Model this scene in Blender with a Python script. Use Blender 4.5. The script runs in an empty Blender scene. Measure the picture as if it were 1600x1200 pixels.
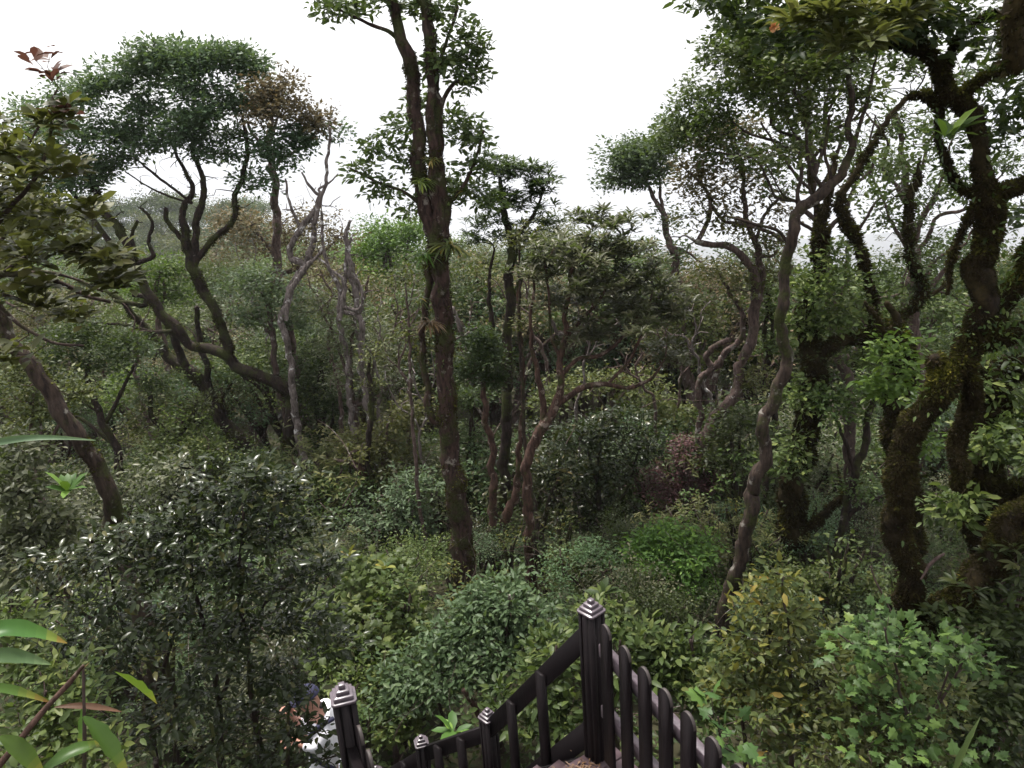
import bpy, math, random
import numpy as np
from mathutils import Vector, Matrix
rng = np.random.default_rng(11)
random.seed(5)
D = bpy.data
SC = bpy.context.scene
COL = SC.collection

# ------------------------------------------------------------------ camera
FPX = 1244.0
TH, RO = math.radians(18.0), math.radians(4.0)
CAM = np.array([0.0, 0.0, 1.6])
cF = np.array([0, math.cos(TH), -math.sin(TH)])
r0 = np.array([1.0, 0, 0]); u0 = np.array([0, math.sin(TH), math.cos(TH)])
cR = math.cos(RO)*r0 - math.sin(RO)*u0
cU = math.cos(RO)*u0 + math.sin(RO)*r0
cd = D.cameras.new('camera'); cam = D.objects.new('camera', cd); COL.objects.link(cam)
cd.sensor_width = 36.0; cd.lens = 36.0*FPX/1600.0; cd.clip_start = 0.05; cd.clip_end = 5000
cam.matrix_world = Matrix(((cR[0], cU[0], -cF[0], CAM[0]), (cR[1], cU[1], -cF[1], CAM[1]),
                           (cR[2], cU[2], -cF[2], CAM[2]), (0, 0, 0, 1)))
SC.camera = cam

# ------------------------------------------------------------------ world, sun, exposure
SUN_EL, SUN_AZ = math.radians(70), math.radians(-35)     # azimuth from +Y towards +X
w = D.worlds.new('World'); SC.world = w; w.use_nodes = True
nt = w.node_tree; nt.nodes.clear()
sky = nt.nodes.new('ShaderNodeTexSky'); sky.sky_type = 'NISHITA'; sky.sun_disc = False
sky.sun_elevation = SUN_EL; sky.sun_rotation = SUN_AZ
sky.air_density = 1.0; sky.dust_density = 6.0; sky.ozone_density = 1.0
hs = nt.nodes.new('ShaderNodeHueSaturation'); hs.inputs['Saturation'].default_value = 0.18
hs.inputs['Value'].default_value = 1.15
mx = nt.nodes.new('ShaderNodeMixRGB'); mx.inputs[0].default_value = 0.5
mx.inputs[2].default_value = (9.0, 9.0, 9.1, 1)            # even cloud cover
bg = nt.nodes.new('ShaderNodeBackground'); bg.inputs[1].default_value = 0.10
wo = nt.nodes.new('ShaderNodeOutputWorld')
nt.links.new(sky.outputs[0], hs.inputs['Color']); nt.links.new(hs.outputs[0], mx.inputs[1])
nt.links.new(mx.outputs[0], bg.inputs[0]); nt.links.new(bg.outputs[0], wo.inputs[0])
sl = D.lights.new('sun', 'SUN'); sl.energy = 2.8; sl.angle = math.radians(10); sl.color = (1, .96, .88)
so = D.objects.new('sun', sl); COL.objects.link(so)
sd = Vector((math.sin(SUN_AZ)*math.cos(SUN_EL), math.cos(SUN_AZ)*math.cos(SUN_EL), math.sin(SUN_EL)))
so.rotation_euler = sd.to_track_quat('Z', 'Y').to_euler()
SC.view_settings.view_transform = 'Standard'; SC.view_settings.look = 'None'
SC.view_settings.gamma = 1.0; SC.view_settings.use_curve_mapping = False
SC.view_settings.exposure = 1.2
SC.render.resolution_x = 1024; SC.render.resolution_y = 768
SC.render.engine = 'CYCLES'
SC.cycles.max_bounces = 8; SC.cycles.transparent_max_bounces = 4
SC.cycles.volume_bounces = 0; SC.cycles.sample_clamp_indirect = 4

# ------------------------------------------------------------------ helpers
def P(px, py, Y):
    r = cF*FPX + cR*(px-800) + cU*(600-py)
    return CAM + r*(Y/r[1])
def ppm(p): return FPX/max(0.2, float((np.asarray(p)-CAM) @ cF))       # pixels per metre at p

def sm(t): t = np.clip(t, 0, 1); return t*t*(3-2*t)
YS = [-30, 0, 3, 5.5, 9.6, 13, 20, 30, 45, 60, 100, 140, 185, 260, 500, 1500, 4000]
ZL = [3, -1.0, -2.3, -4.3, -4.75, -5.7, -7.3, -8.6, -10.0, -13, -26, -22, -15.5, -50, -200, -560, -620]
ZR = [3, -1.0, -2.3, -4.3, -4.7, -5.6, -7.8, -10.5, -15, -24, -50, -75, -105, -160, -300, -620, -640]
def gz(x, y):
    x = np.asarray(x, float); y = np.asarray(y, float)
    zl = np.interp(y, YS, ZL); zr = np.interp(y, YS, ZR)
    t = sm((x/np.maximum(y, 4) - 0.04+.36*sm((y-60)/60))/np.where(y > 90, .2, .3))
    z = zl*(1-t)+zr*t
    k = np.clip(y/40, 0.15, 6)
    return z + k*(.35*np.sin(x*.31/k+1.3)*np.cos(y*.27/k) + .12*np.sin(x*.9/k+y*.7/k))

def tagobj(o, label=None, cat=None, group=None, kind=None):
    if label: o['label'] = label
    if cat: o['category'] = cat
    if group: o['group'] = group
    if kind: o['kind'] = kind
    return o
def thing(name, label, cat, loc, group=None):
    o = D.objects.new(name, None); COL.objects.link(o); o.location = loc
    o.empty_display_size = .1
    return tagobj(o, label, cat, group)
def mesh(name, V, F, mat, parent=None, tint=None, smooth=False, base=None):
    """F: an array (n,k) or a list of such arrays; V in world space, base is the thing's location"""
    if not isinstance(F, (list, tuple)): F = [F]
    F = [np.asarray(f, np.int32) for f in F if len(f)]
    V = np.asarray(V, np.float32)
    if base is None and parent is not None:
        q = parent
        base = np.zeros(3)
        while q is not None: base = base+np.array(q.location); q = q.parent
    if base is not None: V = V-np.asarray(base, np.float32)
    me = D.meshes.new(name)
    me.vertices.add(len(V)); me.vertices.foreach_set('co', V.ravel())
    nl = sum(f.size for f in F); npoly = sum(len(f) for f in F)
    me.loops.add(nl); me.loops.foreach_set('vertex_index', np.concatenate([f.ravel() for f in F]))
    ks = np.concatenate([np.full(len(f), f.shape[1], np.int32) for f in F])
    me.polygons.add(npoly)
    me.polygons.foreach_set('loop_start', np.concatenate([[0], np.cumsum(ks)[:-1]]).astype(np.int32))
    if smooth: me.polygons.foreach_set('use_smooth', np.ones(npoly, bool))
    if tint is not None:
        a = me.attributes.new('tint', 'FLOAT', 'FACE'); a.data.foreach_set('value', np.asarray(tint, np.float32))
    me.update(calc_edges=True)
    me.materials.append(mat)
    o = D.objects.new(name, me); COL.objects.link(o)
    if parent is not None: o.parent = parent
    elif base is not None: o.location = base
    return o
def copy_tree(o, parent=None):
    c = o.copy(); COL.objects.link(c); c.parent = parent
    for ch in list(o.children): copy_tree(ch, c)
    return c

class MB:                                        # collects meshes
    def __init__(s): s.V = []; s.F = {}; s.n = 0; s.T = {}
    def add(s, V, F, t=0.0):
        V = np.asarray(V, float)
        for f in (F if isinstance(F, list) else [F]):
            f = np.asarray(f)
            if not len(f): continue
            s.F.setdefault(f.shape[1], []).append(f+s.n)
            s.T.setdefault(f.shape[1], []).append(np.full(len(f), t))
        s.V.append(V); s.n += len(V)
    def build(s, name, mat, parent=None, smooth=False, base=None):
        ks = sorted(s.F)
        return mesh(name, np.concatenate(s.V), [np.concatenate(s.F[k]) for k in ks], mat, parent,
                    np.concatenate([np.concatenate(s.T[k]) for k in ks]), smooth, base)

def vnoise(p, s=0):                              # smooth pseudo noise -1..1
    x, y, z = p[..., 0], p[..., 1], p[..., 2]
    return (np.sin(x*1.7+y*2.3+s)*np.cos(z*1.9-x*.8+s*1.7)+.6*np.sin(y*4.1-z*3.3+s*2.1)*np.cos(x*3.7+s)
            + .4*np.sin(z*7.3+x*6.1+s*.7)*np.cos(y*6.7-z*2.0))/1.6

def catmull(pts, rad, step):
    pts = np.asarray(pts, float); rad = np.asarray(rad, float)
    if len(pts) == 2:
        n = max(2, int(np.linalg.norm(pts[1]-pts[0])/step)+1); t = np.linspace(0, 1, n)[:, None]
        return pts[0]*(1-t)+pts[1]*t, rad[0]*(1-t[:, 0])+rad[1]*t[:, 0]
    e = np.vstack([2*pts[0]-pts[1], pts, 2*pts[-1]-pts[-2]])
    O, Rr = [], []
    for i in range(len(pts)-1):
        n = max(2, int(np.linalg.norm(pts[i+1]-pts[i])/step)+1)
        t = np.linspace(0, 1, n, endpoint=(i == len(pts)-2))[:, None]
        a, b, c, d = e[i], e[i+1], e[i+2], e[i+3]
        O.append(.5*((2*b)+(-a+c)*t+(2*a-5*b+4*c-d)*t*t+(-a+3*b-3*c+d)*t**3))
        Rr.append(rad[i]*(1-t[:, 0])+rad[i+1]*t[:, 0])
    return np.vstack(O), np.concatenate(Rr)

def tube(pts, rad, sides=8, bump=0.0, freq=6.0, seed=0, cap=True):
    pts = np.asarray(pts, float); n = len(pts)
    T = np.gradient(pts, axis=0); T /= np.linalg.norm(T, axis=1)[:, None]+1e-9
    up = np.array([1.0, 0, 0]) if abs(T[0][0]) < .8 else np.array([0, 1.0, 0])
    N = np.zeros((n, 3)); u = up
    for i in range(n):
        u = u-T[i]*(u@T[i]); u /= np.linalg.norm(u)+1e-9; N[i] = u
    B = np.cross(T, N)
    a = np.linspace(0, 2*math.pi, sides, endpoint=False)
    dirs = N[:, None, :]*np.cos(a)[None, :, None]+B[:, None, :]*np.sin(a)[None, :, None]
    r = np.asarray(rad)[:, None]*np.ones((1, sides))
    if bump:
        q = pts[:, None, :]+dirs*r[..., None]
        r = r*(1+bump*vnoise(q*freq, seed)+bump*.5*vnoise(q*freq*2.7, seed+3)+bump*.25*vnoise(q*freq*6.1, seed+5))
    V = (pts[:, None, :]+dirs*r[..., None]).reshape(-1, 3)
    i = np.arange(n-1)[:, None]*sides; j = np.arange(sides)[None, :]; k = (j+1) % sides
    F = np.stack([i+j, i+k, i+sides+k, i+sides+j], -1).reshape(-1, 4)
    if cap:
        V = np.vstack([V, pts[-1]+T[-1]*rad[-1]*.7]); c = len(V)-1
        b = (n-1)*sides; jj = np.arange(sides)
        F2 = np.stack([b+jj, b+(jj+1) % sides, np.full(sides, c)], -1)
        return V, [F, F2]
    return V, [F]

def frames(Ax, Nn):
    A = Ax/(np.linalg.norm(Ax, axis=1)[:, None]+1e-9)
    N = Nn-A*np.sum(Nn*A, 1)[:, None]; N /= np.linalg.norm(N, axis=1)[:, None]+1e-9
    return A, np.cross(N, A), N
# leaf templates: x along the leaf, y across, z normal
def T_(v, f): return np.array(v, float), np.array(f)
TPL = {
 'small': T_([(0, 0, 0), (.45, .25, .06), (1, 0, -.03), (.45, -.25, .06)], [(0, 2, 1), (0, 3, 2)]),
 'oval': T_([(0, 0, 0), (.35, 0, .0), (.7, 0, -.03), (1, 0, -.12), (.3, .2, .06), (.68, .17, .02), (.3, -.2, .06), (.68, -.17, .02)],
            [(0, 1, 4), (1, 2, 5), (1, 5, 4), (2, 3, 5), (0, 6, 1), (1, 7, 2), (1, 6, 7), (2, 7, 3)]),
 'lance': T_([(0, 0, 0), (.5, 0, .04), (1, 0, -.1), (.4, .115, .07), (.75, .1, .02), (.4, -.115, .07), (.75, -.1, .02)],
             [(0, 1, 3), (1, 4, 3), (1, 2, 4), (0, 5, 1), (1, 5, 6), (1, 6, 2)]),
}
_o = [(0, -.04), (.0, -.28), (.22, -.3), (.3, -.52), (.48, -.27), (.72, -.3), (.75, -.12), (1.05, 0), (.75, .12), (.72, .3), (.48, .27), (.3, .52), (.22, .3), (.0, .28), (0, .04)]
TPL['maple'] = T_([(.35, 0, .04)]+[(x, y, -.1*abs(y)*2-.08*x*x+.03*math.sin(x*7)) for x, y in _o], [(0, i+1, i+2) for i in range(len(_o)-1)])
def blade_t(n=8, droop=.5, wid=.09):
    v, f = [], []
    for i in range(n):
        t = i/(n-1); ww = wid*math.sin(math.pi*min(1, t*.93+.07))**.7
        a = t*t*droop
        v += [(t*(1-.2*a), ww, -a+.25*ww), (t*(1-.2*a), 0, -a), (t*(1-.2*a), -ww, -a+.25*ww)]
        if i:
            b = 3*(i-1); f += [(b, b+1, b+4), (b, b+4, b+3), (b+1, b+2, b+5), (b+1, b+5, b+4)]
    return T_(v, f)
TPL['blade'] = blade_t(); TPL['grass'] = blade_t(5, .7, .035)

def leaves(tpl, C, Ax, Nn, size, wid=1.0, tint=None):
    tv, tf = TPL[tpl]; n = len(C)
    A, B, N = frames(Ax, Nn)
    s = np.asarray(size)*np.ones(n); w_ = np.asarray(wid)*np.ones(n)
    V = (C[:, None, :]+(A[:, None, :]*tv[None, :, 0:1]+B[:, None, :]*tv[None, :, 1:2]*w_[:, None, None]
         + N[:, None, :]*tv[None, :, 2:3])*s[:, None, None]).reshape(-1, 3)
    F = (tf[None]+(np.arange(n)*len(tv))[:, None, None]).reshape(-1, 3)
    if tint is None: tint = rng.random(n)
    return V, F, np.repeat(tint, len(tf))
def rndunit(n):
    v = rng.normal(size=(n, 3)); return v/np.linalg.norm(v, axis=1)[:, None]
class Leaves:
    def __init__(s): s.V = []; s.F = []; s.T = []; s.n = 0
    def add(s, V, F, T): s.V.append(V); s.F.append(F+s.n); s.T.append(T); s.n += len(V)
    def build(s, name, mat, parent): return mesh(name, np.concatenate(s.V), np.concatenate(s.F), mat, parent, np.concatenate(s.T), True)

# ------------------------------------------------------------------ materials
def newmat(name):
    m = D.materials.new(name); m.use_nodes = True; n = m.node_tree; n.nodes.clear()
    return m, n, n.nodes.new('ShaderNodeOutputMaterial')
def ramp(n, stops):
    r = n.nodes.new('ShaderNodeValToRGB'); e = r.color_ramp.elements
    while len(e) < len(stops): e.new(.5)
    for k, (p, c) in enumerate(stops): e[k].position = p; e[k].color = (*c, 1)
    return r
def leafmat(name, stops, rough=.46, trans=.27, tcol=(.16, .24, .03), spec=.2, hv=.12):
    m, n, out = newmat(name); L = n.links.new
    at = n.nodes.new('ShaderNodeAttribute'); at.attribute_name = 'tint'
    k_ = .84; stops = [(p, tuple(c*k_ for c in cc)) for p, cc in stops]; tcol = tuple(c*k_ for c in tcol)
    r = ramp(n, stops); L(at.outputs['Fac'], r.inputs[0])
    oi = n.nodes.new('ShaderNodeObjectInfo')
    h = n.nodes.new('ShaderNodeHueSaturation')
    mr = n.nodes.new('ShaderNodeMapRange'); mr.inputs[3].default_value = .5-hv*.25; mr.inputs[4].default_value = .5+hv*.15
    L(oi.outputs['Random'], mr.inputs[0]); L(mr.outputs[0], h.inputs['Hue'])
    mv = n.nodes.new('ShaderNodeMapRange'); mv.inputs[3].default_value = 1-hv*2; mv.inputs[4].default_value = 1+hv*2.5
    fr = n.nodes.new('ShaderNodeMath'); fr.operation = 'FRACT'
    mu = n.nodes.new('ShaderNodeMath'); mu.operation = 'MULTIPLY'; mu.inputs[1].default_value = 7.3
    L(oi.outputs['Random'], mu.inputs[0]); L(mu.outputs[0], fr.inputs[0]); L(fr.outputs[0], mv.inputs[0])
    L(mv.outputs[0], h.inputs['Value']); L(r.outputs[0], h.inputs['Color'])
    b = n.nodes.new('ShaderNodeBsdfPrincipled'); b.inputs['Roughness'].default_value = rough
    b.inputs['Specular IOR Level'].default_value = spec
    L(h.outputs[0], b.inputs['Base Color'])
    t = n.nodes.new('ShaderNodeBsdfTranslucent')
    mt = n.nodes.new('ShaderNodeMixRGB'); mt.inputs[0].default_value = .55; mt.inputs[2].default_value = (*tcol, 1)
    L(h.outputs[0], mt.inputs[1]); L(mt.outputs[0], t.inputs[0])
    x = n.nodes.new('ShaderNodeMixShader'); x.inputs[0].default_value = trans
    L(b.outputs[0], x.inputs[1]); L(t.outputs[0], x.inputs[2]); L(x.outputs[0], out.inputs[0])
    return m
def barkmat(name, c1, c2, pale=(.35, .33, .28), pale_amt=.35, moss=(.032, .036, .012), moss_amt=.4, scale=1.0, rough=.85):
    m, n, out = newmat(name); L = n.links.new
    tc = n.nodes.new('ShaderNodeTexCoord')
    def noise(s, d=4, rr=.6):
        q = n.nodes.new('ShaderNodeTexNoise'); q.inputs['Scale'].default_value = s*scale
        q.inputs['Detail'].default_value = d; q.inputs['Roughness'].default_value = rr
        L(tc.outputs['Object'], q.inputs['Vector']); return q
    mp = n.nodes.new('ShaderNodeMapping'); mp.inputs['Scale'].default_value = (1, 1, .25)
    L(tc.outputs['Object'], mp.inputs[0])
    a = noise(14); L(mp.outputs[0], a.inputs['Vector']); a.inputs['Scale'].default_value = 30*scale
    r = ramp(n, [(.35, c1), (.65, c2)]); L(a.outputs[0], r.inputs[0])
    p = noise(7, 5, .65); rp = ramp(n, [(.66-pale_amt*.16, (0, 0, 0)), (.72-pale_amt*.14, (1, 1, 1))]); L(p.outputs[0], rp.inputs[0])
    m1 = n.nodes.new('ShaderNodeMixRGB'); L(rp.outputs[0], m1.inputs[0]); L(r.outputs[0], m1.inputs[1]); m1.inputs[2].default_value = (*pale, 1)
    if pale_amt <= 0: m1.mute = True; 
    q = noise(3.1, 6, .7); rq = ramp(n, [(.62-moss_amt*.4, (0, 0, 0)), (.72-moss_amt*.4, (1, 1, 1))]); L(q.outputs[0], rq.inputs[0])
    m2 = n.nodes.new('ShaderNodeMixRGB'); L(rq.outputs[0], m2.inputs[0]); L(m1.outputs[0], m2.inputs[1])
    mr = noise(40); rm = ramp(n, [(.3, tuple(c*.5 for c in moss)), (.7, tuple(c*1.6 for c in moss))]); L(mr.outputs[0], rm.inputs[0]); L(rm.outputs[0], m2.inputs[2])
    b = n.nodes.new('ShaderNodeBsdfPrincipled'); b.inputs['Roughness'].default_value = rough
    b.inputs['Specular IOR Level'].default_value = .12
    L(m2.outputs[0], b.inputs['Base Color'])
    bp = n.nodes.new('ShaderNodeBump'); bp.inputs['Strength'].default_value = .8; bp.inputs['Distance'].default_value = .015
    L(a.outputs[0], bp.inputs['Height']); L(bp.outputs[0], b.inputs['Normal'])
    L(b.outputs[0], out.inputs[0]); return m
def plain(name, col, rough=.5, spec=.5, noise_s=20, amt=.3, bump=0):
    m, n, out = newmat(name); L = n.links.new
    tc = n.nodes.new('ShaderNodeTexCoord'); q = n.nodes.new('ShaderNodeTexNoise'); q.inputs['Scale'].default_value = noise_s
    q.inputs['Detail'].default_value = 5; L(tc.outputs['Object'], q.inputs['Vector'])
    r = ramp(n, [(.3, tuple(c*(1-amt) for c in col)), (.7, tuple(min(1, c*(1+amt)) for c in col))]); L(q.outputs[0], r.inputs[0])
    b = n.nodes.new('ShaderNodeBsdfPrincipled'); b.inputs['Roughness'].default_value = rough
    b.inputs['Specular IOR Level'].default_value = spec; L(r.outputs[0], b.inputs['Base Color'])
    if bump:
        bp = n.nodes.new('ShaderNodeBump'); bp.inputs['Strength'].default_value = .5; bp.inputs['Distance'].default_value = bump
        L(q.outputs[0], bp.inputs['Height']); L(bp.outputs[0], b.inputs['Normal'])
    L(b.outputs[0], out.inputs[0]); return m

LM = {
 'bluegreen': leafmat('leaf_bluegreen', [(0, (.05, .085, .045)), (.6, (.095, .15, .08)), (1, (.16, .23, .125))], trans=.32),  # raised brighter so the leaf colour carries veiling glare over the umbrella crown
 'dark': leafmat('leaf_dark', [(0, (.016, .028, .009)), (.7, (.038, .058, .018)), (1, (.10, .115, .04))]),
 'olive': leafmat('leaf_olive', [(0, (.035, .045, .015)), (.6, (.08, .095, .028)), (1, (.17, .165, .06))], tcol=(.22, .25, .035)),
 'brown': leafmat('leaf_brown', [(0, (.06, .058, .025)), (.5, (.125, .115, .052)), (1, (.24, .19, .10))], tcol=(.25, .18, .08)),
 'russet': leafmat('leaf_russet', [(0, (.05, .03, .03)), (.5, (.11, .06, .055)), (1, (.17, .1, .08))], tcol=(.18, .08, .06)),
 'bright': leafmat('leaf_bright', [(0, (.04, .08, .015)), (.6, (.09, .155, .03)), (1, (.19, .28, .045))], tcol=(.2, .34, .03)),
 'mid': leafmat('leaf_mid', [(0, (.028, .05, .013)), (.55, (.062, .098, .027)), (1, (.155, .19, .055))]),
 'grey': leafmat('leaf_grey', [(0, (.04, .05, .025)), (.6, (.09, .10, .055)), (1, (.2, .2, .12))], rough=.36, spec=.2),
 'glossy': leafmat('leaf_glossy', [(0, (.016, .022, .009)), (.7, (.038, .047, .018)), (1, (.10, .085, .03))], rough=.24, trans=.12, spec=.2),
 'yellow': leafmat('leaf_yellow', [(0, (.03, .06, .02)), (.62, (.075, .105, .03)), (.88, (.17, .18, .04)), (1, (.36, .27, .05))], tcol=(.35, .33, .04)),
 'pale': leafmat('leaf_pale', [(0, (.055, .09, .035)), (.6, (.10, .155, .07)), (1, (.18, .24, .11))]),
 'vine': leafmat('leaf_vine', [(0, (.022, .05, .015)), (.6, (.055, .105, .03)), (.9, (.10, .17, .04)), (1, (.22, .2, .05))], trans=.28, tcol=(.14, .26, .04)),
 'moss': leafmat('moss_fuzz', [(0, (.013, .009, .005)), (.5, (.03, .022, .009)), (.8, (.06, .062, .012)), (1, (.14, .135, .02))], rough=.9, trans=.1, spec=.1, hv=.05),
 'red': leafmat('leaf_red', [(0, (.06, .03, .022)), (1, (.13, .07, .04))], tcol=(.16, .06, .04)),
 'ginger': leafmat('leaf_ginger', [(0, (.03, .075, .018)), (.55, (.07, .14, .03)), (.85, (.22, .22, .04)), (1, (.2, .10, .03))], rough=.35, trans=.35, tcol=(.25, .4, .03)),
 'dry': leafmat('leaf_dry', [(0, (.06, .036, .018)), (1, (.16, .10, .05))], trans=.15, tcol=(.3, .15, .08)),
}
BK = {
 'brown': barkmat('bark_brown', (.016, .010, .009), (.062, .037, .031), pale=(.17, .15, .13), pale_amt=.42, moss_amt=.32),
 'red': barkmat('bark_red', (.026, .016, .013), (.095, .055, .043), pale=(.2, .155, .13), pale_amt=.5, moss_amt=.22),
 'grey': barkmat('bark_grey', (.018, .013, .012), (.062, .044, .034), pale=(.18, .165, .145), pale_amt=.42, moss_amt=.28),
 'dark': barkmat('bark_dark', (.012, .009, .008), (.038, .026, .022), pale=(.15, .13, .12), pale_amt=.15, moss_amt=.35),
 'mossy': barkmat('bark_mossy', (.008, .006, .004), (.022, .015, .010), pale_amt=.0, moss=(.022, .016, .006), moss_amt=.6),
 'dead': barkmat('bark_dead', (.06, .048, .044), (.18, .15, .14), pale=(.45, .43, .42), pale_amt=.5, moss_amt=.1),
 'twig': barkmat('bark_twig', (.03, .02, .018), (.075, .055, .047), moss_amt=.2, pale_amt=.1),
 'lit': barkmat('bark_weathered', (.045, .03, .027), (.12, .085, .075), pale=(.3, .28, .26), pale_amt=.45, moss_amt=.2),
}

# ------------------------------------------------------------------ tree builder
DENS, SIZ, NCL = 1.25, 1.18, 1.15
class Tree:
    rpx = .004
    
    def __init__(s, name, label, cat, stems, bark='brown', group=None, ground=True, bump=.16, twigbark=None, base=None):
        """stems: list of dict(pts=[(px,py,wpx,Y)...], root=bool)"""
        s.bark = BK[bark]; s.twig = BK[twigbark or bark]
        W = []; known = []
        for ks, st in enumerate(stems):
            snap = None
            if known:                                     # a limb grows out of the nearest stem already there
                K = np.vstack(known); d = np.hypot(K[:, 0]-st[0][0], K[:, 1]-st[0][1]); j = int(np.argmin(d))
                if d[j] < 48:
                    snap = K[j]; dY = K[j][2]-st[0][3]; m = len(st)
                    st = [(a[0], a[1], a[2], a[3]+dY*(1 if i == 0 else .6)) for i, a in enumerate(st)]
                    if d[j] > 3: st = [(K[j][0], K[j][1], st[0][2]*1.1, K[j][2])]+st
            pts = np.array([P(a[0], a[1], a[3]) for a in st]); rad = np.array([a[2]/2/ppm(q) for a, q in zip(st, pts)])
            for a, b in zip(st[:-1], st[1:]):
                t = np.linspace(0, 1, 8)[:, None]; known.append(np.array([[a[0], a[1], a[3]]])*(1-t)+np.array([[b[0], b[1], b[3]]])*t)
            p0 = pts[0].copy(); g = float(gz(p0[0], p0[1]))
            if ks == 0: g_ = g; 
            if ground and snap is None and p0[2] > g-.1:
                n = max(1, int((p0[2]-g)/.5)+1)
                ext = [np.array([p0[0]+.04*math.sin(k), p0[1], p0[2]+(g-.25-p0[2])*(k/n)]) for k in range(n, 0, -1)]
                pts = np.vstack([ext, pts]); rad = np.concatenate([[rad[0]*(1.0+.35*k/n) for k in range(n, 0, -1)], rad])
            W.append((pts, rad))
        g = g_
        s.base = np.array([W[0][0][0][0], W[0][0][0][1], g if ground else W[0][0][0][2]]) if base is None else np.array(base)
        s.root = thing(name, label, cat, s.base, group)
        s.nodes = []; s.nrad = []; s.ndir = []; s.stems = []; s.surf = []
        for k, (pts, rad) in enumerate(W):
            fine = bark == 'mossy' and rad.max() > .06
            q, r = catmull(pts, rad, max(.03, rad.max()*(.2 if fine else .5)))
            s.stems.append((q, r))
            fq = min(7.0, .32/max(.012, r.mean())); env = np.clip(np.linspace(0, 1, len(q))*6, 0, 1)[:, None]*(1 if k else .8)
            wob = np.stack([vnoise(q*fq, 1+k), vnoise(q*fq, 5+k), .6*vnoise(q*fq, 8+k)], 1)*(r.mean()*.55)+np.stack([vnoise(q*fq*.35, 2+k), vnoise(q*fq*.35, 6+k), 0*r], 1)*(r.mean()*.5)
            q = q+wob*(env if k else 1)
            V, F = tube(q, r, 30 if fine else (14 if r.max() > .06 else 8), bump, 1.1/max(.05, r.mean())**.75, k)
            b = MB(); b.add(V, F); b.build('trunk' if k == 0 else 'limb', s.bark, s.root, True); s.surf.append((V, F[0], len(q)))
            st = max(1, int(.12/max(.03, rad.max()*(.2 if fine else .5))))
            dq = np.gradient(q, axis=0); dq /= np.linalg.norm(dq, axis=1)[:, None]+1e-9
            s.nodes += list(q[::st]); s.nrad += list(r[::st]); s.ndir += list(dq[::st])
        s.tw = MB(); s.tips = []; s.tdirs = []
    def grow(s, targets, r_max=.02, bend=.25, minz=-9e9):
        targets = np.asarray(targets); N = np.array(s.nodes)
        d = np.array([np.min(np.linalg.norm(N-t, axis=1)) for t in targets]); order = np.argsort(d)
        for i in order:
            t = targets[i]; N = np.array(s.nodes)
            dv = t-N; dist = np.linalg.norm(dv, axis=1)
            cost = dist+.5*np.maximum(0, N[:, 2]-t[2]+.05)+.15*dist*(1-np.sum(dv*np.array(s.ndir), 1)/(dist+1e-6))
            j = int(np.argmin(cost)); a = N[j]; L = dist[j]; dd = s.ndir[j]
            if L < .02: s.tips.append(t); s.tdirs.append(dd); continue
            n = int(min(9, max(3, L/.12)))
            c = a+dd*L*.35*(0.4+rng.random())+np.array([0, 0, .1*L])
            u = np.linspace(0, 1, n)[:, None]
            path = a*(1-u)**2+2*c*u*(1-u)+t*u*u
            path[1:-1] += rng.normal(size=(n-2, 3))*L*bend*.12
            ra = min(s.nrad[j]*.88, max(r_max*.8, s.rpx)*(.5+min(.8, L*.6))); rb = max(.002, min(ra*.8, s.rpx*.36))
            rr = np.linspace(ra, rb, n)
            V, F = tube(path, rr, 5 if ra > .008 else 4)
            s.tw.add(V, F)
            g = np.gradient(path, axis=0); g /= np.linalg.norm(g, axis=1)[:, None]+1e-9
            s.nodes += list(path[1:]); s.nrad += list(rr[1:]); s.ndir += list(g[1:])
            s.tips.append(t); s.tdirs.append(g[-1])
        s._last = None
    def crown(s, clumps, mat, leaf='small', size=.06, per=40, spread=.2, tw=1.0, r_max=.02, rosette=False,
              top=.35, tintf=None, name='crown', up=.9, wid=1.0, bend=.25, twigs=True, droop=0.0, cm=1.0, jit=.8):
        """clumps: (px,py,rx_px,ry_px,Y,count[,depth_m])"""
        s.tips = []; s.tdirs = []; tg = []; cc = []; s.rpx = 2.2/ppm(P(*clumps[0][:2], clumps[0][4])); per = int(per*DENS); size = size*SIZ
        for c in clumps:
            px, py, rx, ry, Y, n = c[:6]; n = int(n*NCL*cm+.5); o = P(px, py, Y); k = ppm(o)
            dy = c[6] if len(c) > 6 else rx/k
            q = rndunit(n)*(rng.random((n, 1))**(.40))*(1+.45*(rng.random((n, 1)) < .14))
            q[:, 2] = q[:, 2]*(1-top)+top*np.abs(q[:, 2])
            W = o+q[:, 0:1]*np.array([rx/k*math.cos(RO), 0, 0])+q[:, 1:2]*np.array([0, dy, 0])+q[:, 2:3]*np.array([0, 0, ry/k])
            tg.append(W); cc += [o]*n
        tg = np.vstack(tg); cc = np.array(cc)
        s.grow(tg, r_max, bend)
        T = np.array(s.tips); TD = np.array(s.tdirs)
        lv = Leaves()
        n = len(T)*per
        idx = np.repeat(np.arange(len(T)), per)
        ctr = cc.mean(0)
        if rosette:
            az = (np.tile(np.arange(per), len(T))*2.39996+np.repeat(rng.random(len(T))*6.28, per))
            el = rng.uniform(-.35, .65, n)
            A = np.stack([np.cos(az)*np.cos(el), np.sin(az)*np.cos(el), np.sin(el)+up*.15], 1)
            td = TD[idx]; A = A+td*.25
            C = T[idx]+A*.01+rng.normal(size=(n, 3))*spread*.08
            N = np.tile([0, 0, 1.0], (n, 1))+rng.normal(size=(n, 3))*.25
            lv.add(*leaves(leaf, C, A, N, size*rng.uniform(.7, 1.15, n), wid, np.clip(np.repeat(rng.random(len(T)), per)*.6+rng.random(n)*.4, 0, 1)))
        else:
            off = rndunit(n)*(rng.random((n, 1))**.45)*1.75*spread*np.array([1, 1, .7]); back = rng.random((n, 1))*spread*1.2
            C = T[idx]+off-TD[idx]*back
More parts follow.
